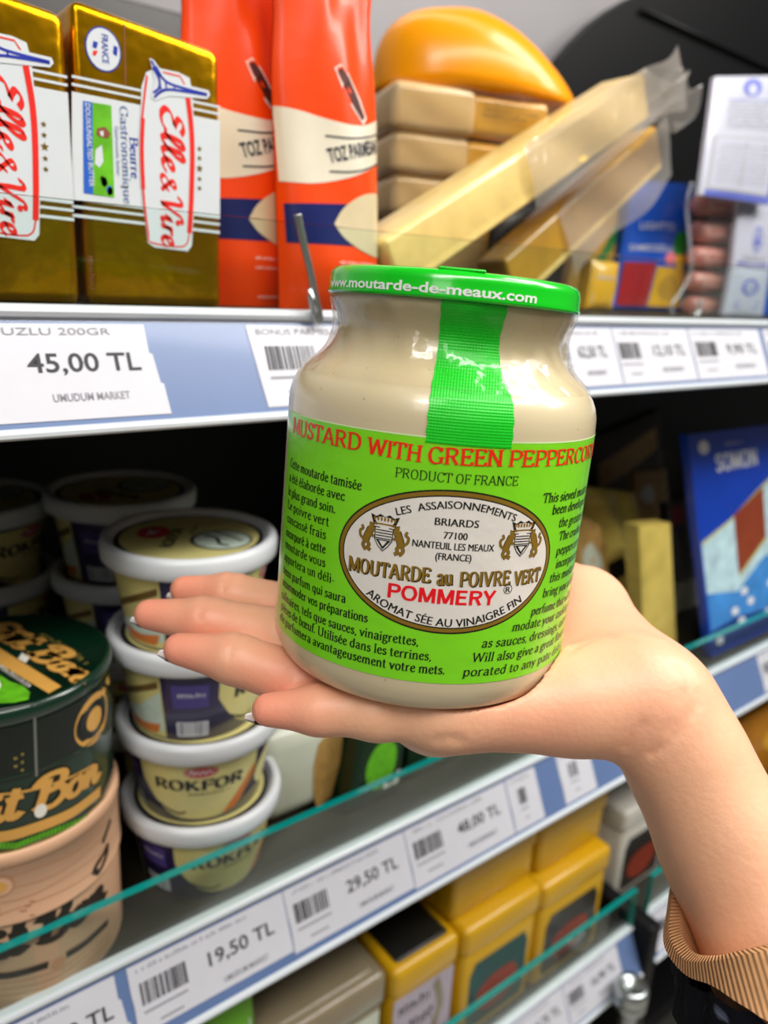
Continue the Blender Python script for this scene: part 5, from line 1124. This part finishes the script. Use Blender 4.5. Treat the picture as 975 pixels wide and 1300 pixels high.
def deco_green(b, l, wall, lw_, tp, cw, ct):
    # side of the body: script name, gold bands
    a, c = cw(-20, 1060), cw(55, 1038); 
    for dx, m, w_, of in ((0, 3, .16, 3e-4), (0, 2, .105, 5e-4)):
        base = [cw(-70, 1040), cw(-20, 1046), cw(20, 1040), cw(70, 1022), cw(126, 990)]
        al = along(base); k = al.length / (pen_width('Süt Bon', GS) * .0150); pen_text(b, wall, 'Süt Bon', al, m, of, .0150, k, w_, w_ * .8, 0, GS, .12)
    b.d_line(wall, [cw(x, y) for x, y in catmull(((-60, 1066), (0, 1064), (40, 1054), (90, 1034), (128, 1006)), 10)], .0026, 2, 3e-4)
    b.d_line(wall, [cw(x, y) for x, y in catmull(((-60, 1012), (0, 1010), (45, 1003), (90, 988), (120, 972)), 10)], .0006, 2, 3e-4)
    b.d_line(wall, [cw(x, y) for x, y in catmull(((-60, 1084), (0, 1084), (50, 1072), (100, 1044), (138, 1010)), 10)], .0005, 4, 3e-4)
    q = cw(52, 1030); b.d_ell(wall, q[0], q[1], .0026, .0034, 5, 6e-4, 14, 1)
    q0 = cw(0, 1075); 
    for k in range(26):
        p = cw(-10 + k * 5, 1079 - max(0, k - 6) * 1.9); b.d_line(wall, [(p[0], p[1]), (p[0] + .0008, p[1] + .0030)], .0006, 6, 3.4e-4)
    # side of the lid: black band, gold badge, seam tape
    p0, p1 = cw(118, 905), cw(122, 925)
    sweep(l, lw_, [(u * .001, -.1795) for u in range(-60, 66, 6)], [(u * .001, -.2020) for u in range(-60, 66, 6)], 1, 2e-4, 40)
    for rr, m, of in ((1, 2, 3e-4), (.72, 1, 4e-4), (.45, 2, 5e-4)):
        q = cw(119, 912); l.d_ell(lw_, q[0], q[1], .0125 * rr, .0115 * rr, m, of, 28, 1, rot=.5)
    l.d_line(lw_, [cw(130, 880), cw(137, 862)], .0022, 2, 3e-4)
    for k in range(5): l.d_line(lw_, [cw(-8, 962 + 5 * k), cw(30 - (k % 2) * 8, 957 + 5 * k)], .0006, 4, 3e-4)
    for y0, y1, x in ((894, 985, 43),): l.d_line(lw_, [cw(x, y0), cw(x + 3, y1)], .0005, 7, 4e-4)
    l.d_line(lw_, [cw(-10, 902), cw(43, 893)], .0004, 7, 4e-4)
    # top: script name, ribbon, grass
    for m, w_, of in ((3, .17, 3e-4), (2, .12, 5e-4)):
        al = along([ct(-34, 800), ct(10, 818), ct(52, 842), ct(98, 869)]); pen_text(l, tp, 'Süt Bon', al, m, of, .0145, al.length / (pen_width('Süt Bon', GS) * .0145), w_, w_ * .8, 0, GS, .1)
    l.d_quad(tp, [ct(-30, 805), ct(78, 872), ct(62, 881), ct(-30, 826)], 2, 3e-4); l.d_quad(tp, [ct(28, 830), ct(38, 836), ct(33, 843), ct(23, 838)], 5, 6e-4)
    al = along([ct(45, 806), ct(75, 822), ct(108, 845)]); scrib(l, lambda u, v, o: tp(*al(u, v), o), 0, 0, al.length, .0042, 4, 4e-4)
    al = along([ct(-6, 846), ct(15, 860), ct(38, 875)]); al2 = al; scrib(l, lambda u, v, o: tp(*al2(u, v), o), 0, 0, al.length, .0030, 5, 4e-4)
    l.d_poly(tp, [ct(*p) for p in ((-25, 862), (0, 858), (12, 866), (30, 872), (38, 880), (36, 889), (18, 893), (-30, 895))], 6, 4e-4); l.d_poly(tp, [ct(*p) for p in ((-20, 860), (-2, 862), (2, 872), (-4, 880), (-20, 880))], 5, 6e-4)
def deco_pink(b, l, wall, lw_, tp, cw, ct):
    for m, w_, of in ((2, .13, 3e-4),):
        al = along([cw(-60, 1218), cw(-10, 1220), cw(40, 1206), cw(90, 1180), cw(134, 1142)]); pen_text(b, wall, 'Süt Bon', al, m, of, .0165, al.length / (pen_width('Süt Bon', GS) * .0165), w_, w_ * .8, 0, GS, .12)
    b.d_line(wall, [cw(x, y) for x, y in catmull(((-60, 1240), (0, 1241), (30, 1236), (62, 1226)), 10)], .0018, 2, 3e-4); b.d_line(wall, [cw(x, y) for x, y in catmull(((85, 1214), (110, 1198), (138, 1172)), 10)], .0018, 2, 3e-4); b.d_ell(wall, *cw(75, 1224), .003, .0024, 3, 4e-4, 14, 1)
    for k in range(3): b.d_line(wall, [cw(x, y + k * 8) for x, y in catmull([(-40, 1250), (20, 1248), (80, 1230), (140, 1180)], 10)], .0003, 3, 2e-4)
    for k in range(5): l.d_line(lw_, [(u * .001, -.246 - .0056 * k + .0008 * math.sin(u * .13 + k * 2)) for u in range(-60, 66, 5)], .00022, 3, 2e-4)
    q = cw(0, 1126); 
    for rr, m, of in ((1, 3, 3e-4), (.85, 0, 4e-4), (.5, 4, 5e-4)): l.d_ell(lw_, q[0], q[1], .0056 * rr, .0052 * rr, m, of, 24, 1)
    for k in range(5): l.d_line(lw_, [cw(-8, 1150 + 6 * k), cw(44 - 5 * (k % 3), 1143 + 6 * k)], .0005, 3, 3e-4)
    for pts in (((118, 1110), (122, 1098), (132, 1082), (136, 1072), (134, 1088), (124, 1108), (120, 1100)), ((130, 1070), (136, 1052), (140, 1040))): l.d_line(lw_, [cw(*p) for p in catmull(pts, 4)], .0012, 2, 3e-4)
round_box('pale wood grain round box with dark brown script, under the green one', ZL, -.2760, -.2390, [m_pk1, m_pk1, m_pk2, m_pgr, m_bg, m_cow], deco_pink)
round_box('dark green round box with gold script lettering, on the pale wood grain one', -.2388, -.2035, -.1715, [m_dg, m_dg2, m_bg, m_pk2, m_gline, m_cow, m_grs, m_chrome], deco_green)

# ------------------------------------------------------------------ middle shelf, under and right of the hand
m_straw = mat('pack_straw', 'b08a4a', .5, var=.25, scale=120); m_pgd = mat('pack_deep_green', '0f2c16', .35, var=.2, coat=.4); m_pofw = mat('pack_offwhite', 'c9cdb8', .38, var=.05, coat=.4)
# off white rounded pack with a straw basket picture
c0 = PY(392, 1064, .335); 
o = thing('fresh_cheese_pack', 'off white rounded pack with a straw basket picture, right of the tubs', 'pack', (c0.x, c0.y + .02, FZ))
b = MB(); b.rbox(c0.x - .030, c0.x + .030, .345, .425, FZ, FZ + .066, .014, 5, 0)
def fm2(u, v, off): return Vector((u, .345 - off, v))
qf = lambda x, y: (lambda p: (p.x, p.z))(PY(x, y, .345))
b.d_poly(fm2, [qf(*p) for p in ((398, 972), (404, 945), (416, 930), (436, 925), (432, 965), (420, 1010), (402, 1026), (397, 1005))], 1, 3e-4); b.d_poly(fm2, [qf(*p) for p in ((438, 925), (462, 930), (456, 990), (428, 1045), (408, 1050), (404, 1028), (424, 1010))], 2, 3e-4)
b.build('tray', [m_pofw, m_straw, m_pgd], o, T(o))
def dec_grn(b, mp): b.d_ell(mp, .5, .35, .3, .22, 1, 3e-4, 20, 2); scrib(b, mp, .2, .66, .6, .1, 2); b.d_ell(mp, .25, .85, .12, .08, 3, 3e-4, 14, 1); b.d_rect(mp, .62, .1, .95, .22, 2, 3e-4)
pack('salad_cheese_pack', 'dark green pack with a red dot, under the palm beside the straw picture pack', 'pack', [PY(462, 880, .335), PY(524, 868, .335), PY(504, 1006, .330), PY(440, 1034, .330)], .03, [m_pgd, m_grs, m_cow, m_tred, m_straw], dec_grn, .004)
pack('salad_cheese_pack', 'dark green pack with bright herbs, nearest the white and lime tub', 'pack', [PY(530, 868, .340), PY(600, 850, .340), PY(580, 982, .335), PY(512, 1012, .335)], .03, [m_pgd, m_grs, m_cow, m_grs, m_straw], dec_grn, .004)
m_lime = mat('tub_lime', '74c41e', .4, var=.08)
c = PY(625, 980, .335); o = thing('spread_tub', 'white tub with a lime green lid, peeking out under the palm', 'tub', (c.x + .012, .366, FZ))
b = MB(); b.lathe([(0, .001), (.028, .001), (.030, 0), (.036, .040), (.0385, .041), (.0388, .046), (.037, .048), (.034, .0465), (0, .0465)], 56, ms=[0] * 8); b.d_ell(lambda u, v, off: Vector((u, v, .0465 + off)), 0, 0, .0325, .0325, 1, 3e-4, 40, 2)
cm = cyl_map((0, 0, 0), .030, .036, 0, .04); b.d_rect(cm, -.045, .008, .02, .034, 1, 3e-4, 24, 1); b.build('cup', [m_lidw, m_lime], o)
# packs standing behind the wrist
m_chz = mat('sliced_cheese', 'cdb65a', .42, var=.18, scale=50, coat=.5, bump=.15, bscale=90); m_dkb = mat('packet_midnight', '15182e', .35, var=.2, coat=.4)
pack('cheese_bag', 'crumpled yellow cheese bag behind the jar, right edge of the stack', 'bag', [PY(742, 618, .415), PY(806, 626, .415), PY(836, 850, .40), PY(752, 850, .40)], .04, [m_chz, m_dark, m_straw], lambda b, mp: (b.d_quad(mp, [(.0, .42), (.1, .30), (.75, .62), (.7, .70)], 1, 3e-4, 8), b.d_ell(mp, .12, .62, .12, .08, 2, 3e-4, 16, 2)), .012, wave=.004, n=24)
pack('cheese_bag', 'pale cheese packet lying low behind the wrist, beside the jar base', 'bag', [PY(732, 650, .39), PY(762, 668, .39), PY(786, 850, .38), PY(730, 850, .38)], .02, [m_straw, m_dkb, m_pofw], lambda b, mp: (b.d_quad(mp, [(.2, .1), (.9, .05), (.9, .5), (.3, .6)], 1, 3e-4, 8), b.d_ell(mp, .45, .72, .3, .12, 2, 3e-4, 16, 2)), .006, wave=.002, n=20)
pack('cheese_bar', 'long yellow cheese bar standing upright left of the blue salmon packs', 'cheese', [PY(811, 668, .352), PY(851, 664, .352), PY(862, 872, .345), PY(819, 868, .345)], .03, [m_chz], None, .003, n=18)
def wrap_film(o, cs, Y): 
    b = MB(); TL, TR, BR, BL_ = [PY(*c, Y) for c in cs]; b.surf(lambda u, v: (BL_.lerp(BR, u)).lerp(TL.lerp(TR, u), v) + Vector((0, .003 * math.sin(9 * u + 7 * v), 0)), 14, 18); b.build('clear_wrap', [m_pack], o, T(o))
o = pack('cheese_packet', 'midnight blue packet with a red patch in a clear sleeve, beside the salmon packs', 'packet', [PY(848, 640, .402), PY(890, 634, .402), PY(900, 852, .392), PY(858, 856, .392)], .02, [m_dkb, m_tred, m_pinkm, m_pofw], lambda b, mp: (b.d_quad(mp, [(.05, .82), (.4, .82), (.4, .98), (.05, .98)], 1, 3e-4, 6), b.d_quad(mp, [(.55, .5), (.95, .5), (.95, .95), (.55, .95)], 2, 3e-4, 6), b.d_quad(mp, [(.05, .02), (.95, .02), (.95, .30), (.05, .30)], 3, 3e-4, 6)), .003, n=18)
wrap_film(o, ((840, 572), (890, 566), (903, 850), (850, 852)), .388)
m_sal = mat('salmon_picture', '8a3a1e', .4, var=.12, scale=40, coat=.4); m_ice = mat('ice_picture', 'b4d2e8', .4, var=.25, scale=70, coat=.4); m_sblue = mat('salmon_blue', '0a3cae', .32, var=.12, scale=20, coat=.5); m_deep = mat('salmon_deep', '0b2f78', .35, var=.2, scale=60, coat=.4); m_ice2 = mat('ice_picture_blue', '3f86cc', .4, var=.3, scale=50, coat=.3); m_sline = mat('salmon_line', 'bcb86a', .4)
def dec_som(b, mp):
    b.d_poly(mp, [(.02, .02), (.98, .02), (.98, .79), (.66, .70), (.34, .60), (.02, .53)], 1, 2e-4); b.d_poly(mp, [(.02, .02), (.98, .02), (.98, .42), (.66, .38), (.34, .26), (.02, .30)], 6, 2.6e-4)
    b.d_line(mp, [(.02, .53), (.34, .60), (.66, .70), (.98, .79)], .006, 4, 3e-4)
    b.d_poly(mp, [(.37, .33), (.72, .47), (.74, .72), (.38, .62)], 2, 4e-4); b.d_line(mp, [(.37, .33), (.72, .47)], .006, 4, 5e-4)
    b.d_poly(mp, [(.02, .02), (.98, .02), (.98, .16), (.6, .12), (.3, .14), (.02, .12)], 3, 4e-4)
    pen_text(b, lambda u, v, o: mp(u, v, o), 'SOMON', lambda x, y: (.24 + x, .825 + y * .46), 5, 4e-4, .17, .52 / (pen_width('SOMON', GB) * .19), .085, .075, 0, GB, 0, 0); scrib(b, mp, .36, .935, .2, .016, 5); b.d_ell(mp, .14, .94, .055, .03, 5, 3e-4, 12, 1)
    for k in range(9): b.d_ell(mp, .1 + (k * .37) % .8, .06 + (k * .13) % .2, .04, .02, 5, 4.5e-4, 10, 1)
TLs, TRs, BRs, BLs = PY(873, 552, .352), PY(988, 538, .352), PY(1006, 812, .318), PY(905, 850, .318)
o1 = pack('salmon_pack', 'flat blue salmon pack with a red fish picture, leaning at the right edge', 'packet', [TLs, TRs, PY(1012, 800, .318), BLs], .008, [m_sblue, m_ice, m_sal, m_deep, m_sline, m_twhite, m_ice2], dec_som, 0, True, n=4)
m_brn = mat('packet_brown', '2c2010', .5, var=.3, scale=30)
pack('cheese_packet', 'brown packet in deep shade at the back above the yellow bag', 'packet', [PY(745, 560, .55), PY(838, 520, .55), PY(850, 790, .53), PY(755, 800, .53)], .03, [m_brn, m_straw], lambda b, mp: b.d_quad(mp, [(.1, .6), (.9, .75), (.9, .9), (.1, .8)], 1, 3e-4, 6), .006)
pack('cheese_packet', 'clear topped packet standing behind the yellow cheese bar', 'packet', [PY(806, 600, .485), PY(846, 596, .485), PY(856, 800, .48), PY(812, 800, .48)], .02, [m_straw, m_twhite], lambda b, mp: b.d_ell(mp, .3, .8, .16, .08, 1, 3e-4, 14, 2), .006, wave=.002)

# ------------------------------------------------------------------ lowest shelf in view
TZ = ZC + ZT
m_yel = mat('box_yellow', 'cf9e06', .38, var=.06, scale=20, coat=.3); m_wht = mat('box_cream_white', 'cbc6ba', .4, var=.04, coat=.3); m_pic = mat('box_picture_dark', '231a14', .4, var=.3, scale=90, coat=.3); m_picr = mat('box_picture_red', '8c3420', .4, var=.2, scale=60); m_beige = mat('tray_beige', '8a7c62', .35, var=.06, coat=.5); m_lil = mat('tray_label', 'b4a8b4', .45, var=.05); m_teal = mat('box_picture_teal', '1f4a48', .4, var=.2)
def tray(label, x0, x1, Y, dep, z0, z1, mats, kind, name='cheese_box', cat='box', group=None):
    o = thing(name, label, cat, ((x0 + x1) / 2, Y + dep / 2, z0), group); W, h = x1 - x0, z1 - z0
    b = MB(); b.rbox(x0 + .002, x1 - .002, Y + .002, Y + dep - .002, z0, z1 - h * .22, .005, 3, 0); 
    fm = lambda u, v, off: Vector((x0 + W * u, Y + .002 - off, z0 + h * v))
    if kind == 'yellow': b.d_poly(fm, [(.16, .08), (.84, .08), (.88, .14), (.88, .56), (.82, .66), (.18, .66), (.12, .56), (.12, .14)], 1, 3e-4); b.d_ell(fm, .5, .3, .28, .16, 2, 5e-4, 20, 2); b.d_ell(fm, .6, .36, .16, .10, 2, 6e-4, 16, 1)
    if kind == 'label': b.d_rect(fm, .04, .04, .94, .76, 1, 3e-4); scrib(b, fm, .08, .60, .5, .1, 2, 5e-4, 1); scrib(b, fm, .08, .42, .55, .12, 2, 5e-4, 2); scrib(b, fm, .08, .24, .4, .12, 2, 5e-4, 3); b.d_line(fm, catmull([(.66, .72), (.76, .5), (.68, .3), (.78, .1)], 5), .05, 3, 5e-4)
    if kind == 'flower':
        b.d_rect(fm, .1, .06, .95, .74, 1, 3e-4)
        for k in range(7): b.d_ell(fm, .3 + .09 * k, .3 + .25 * ((k * 5) % 3) / 3, .07, .14, 2 if k % 2 else 3, 5e-4, 12, 1)
    b.build('box_base', mats, o, T(o))
    b = MB()
    if kind == 'plain': b.rbox(x0 + .012, x1 - .012, Y + .01, Y + dep - .008, z1 - .002, z1 + .0008, .002, 2, 1)
    b.rbox(x0, x1, Y, Y + dep, z1 - (h * .24 if kind != 'plain' else h * .45), z1, .006, 4, 0)
    if kind in ('flower', 'label'): b.rbox(x0 + .007, x1 - .007, Y + .007, Y + dep - .007, z1 - .002, z1 + .0012, .003, 2, 0 if kind == 'flower' else 4)
    b.build('box_top', mats, o, T(o)); return o
ty = lambda x, y, Y: PY(x, y, Y)
gy = 'yellow cheese boxes on the lowest shelf'
YL = [m_yel, m_pic, m_picr, m_cow]
tray('front yellow box with a dark red picture, nearest the teal glass end', .4430, .5360, .315, .07, TZ, ZC - .4755, YL, 'yellow', group=gy)
tray('front yellow box with a teal dark picture, beside the striped label box', .3530, .4410, .315, .07, TZ, ZC - .4700, [m_yel, m_teal, m_picr, m_cow], 'yellow', group=gy)
tray('upper yellow box with a dark top, stacked on the one with the dark red picture', .4460, .5370, .327, .06, ZC - .4754, ZC - .4190, YL, 'plain', group=gy)
tray('upper yellow box in shade, stacked on the one with the teal dark picture', .3480, .4430, .327, .06, ZC - .4699, ZC - .4140, YL, 'plain', group=gy)
tray('cream white box with a dark picture beside the forearm, at the shelf end', .5850, .6700, .335, .07, TZ, ZC - .478, [m_wht, m_pic, m_picr, m_cow], 'yellow')
tray('cream white box stacked behind and above its twin near the forearm', .5900, .6750, .410, .07, TZ, ZC - .430, [m_wht, m_pic, m_picr, m_cow], 'yellow')
tray('dark lidded box with a pale striped label, left of the yellow boxes', .2860, .3510, .318, .085, TZ, ZC - .470, [m_yel, m_lil, m_pic, m_beige, m_dark], 'label')
tray('beige clear lidded tray with yellow flowers, below the 19,50 label', .1760, .2800, .318, .095, TZ, ZC - .462, [m_beige, m_pofw, m_pyel, m_pic], 'flower')
pack('green_packet', 'lime green packet left of the beige flower tray', 'packet', [PY(262, 1262, .33), PY(318, 1240, .33), PY(330, 1420, .32), PY(270, 1440, .32)], .02, [m_lime, m_twhite], lambda b, mp: b.d_rect(mp, .1, .6, .9, .75, 1, 3e-4), .004)
m_amb = mat('amber_pack', 'c07a10', .35, var=.2, scale=30, coat=.5)
pack('amber_packet', 'amber packet on the shelf behind the forearm, at the right edge', 'packet', [PY(925, 925, .36), PY(1010, 880, .36), PY(1025, 1010, .35), PY(935, 1075, .35)], .03, [m_amb, m_pyel], lambda b, mp: b.d_ell(mp, .6, .6, .25, .2, 1, 3e-4, 20, 2), .01)
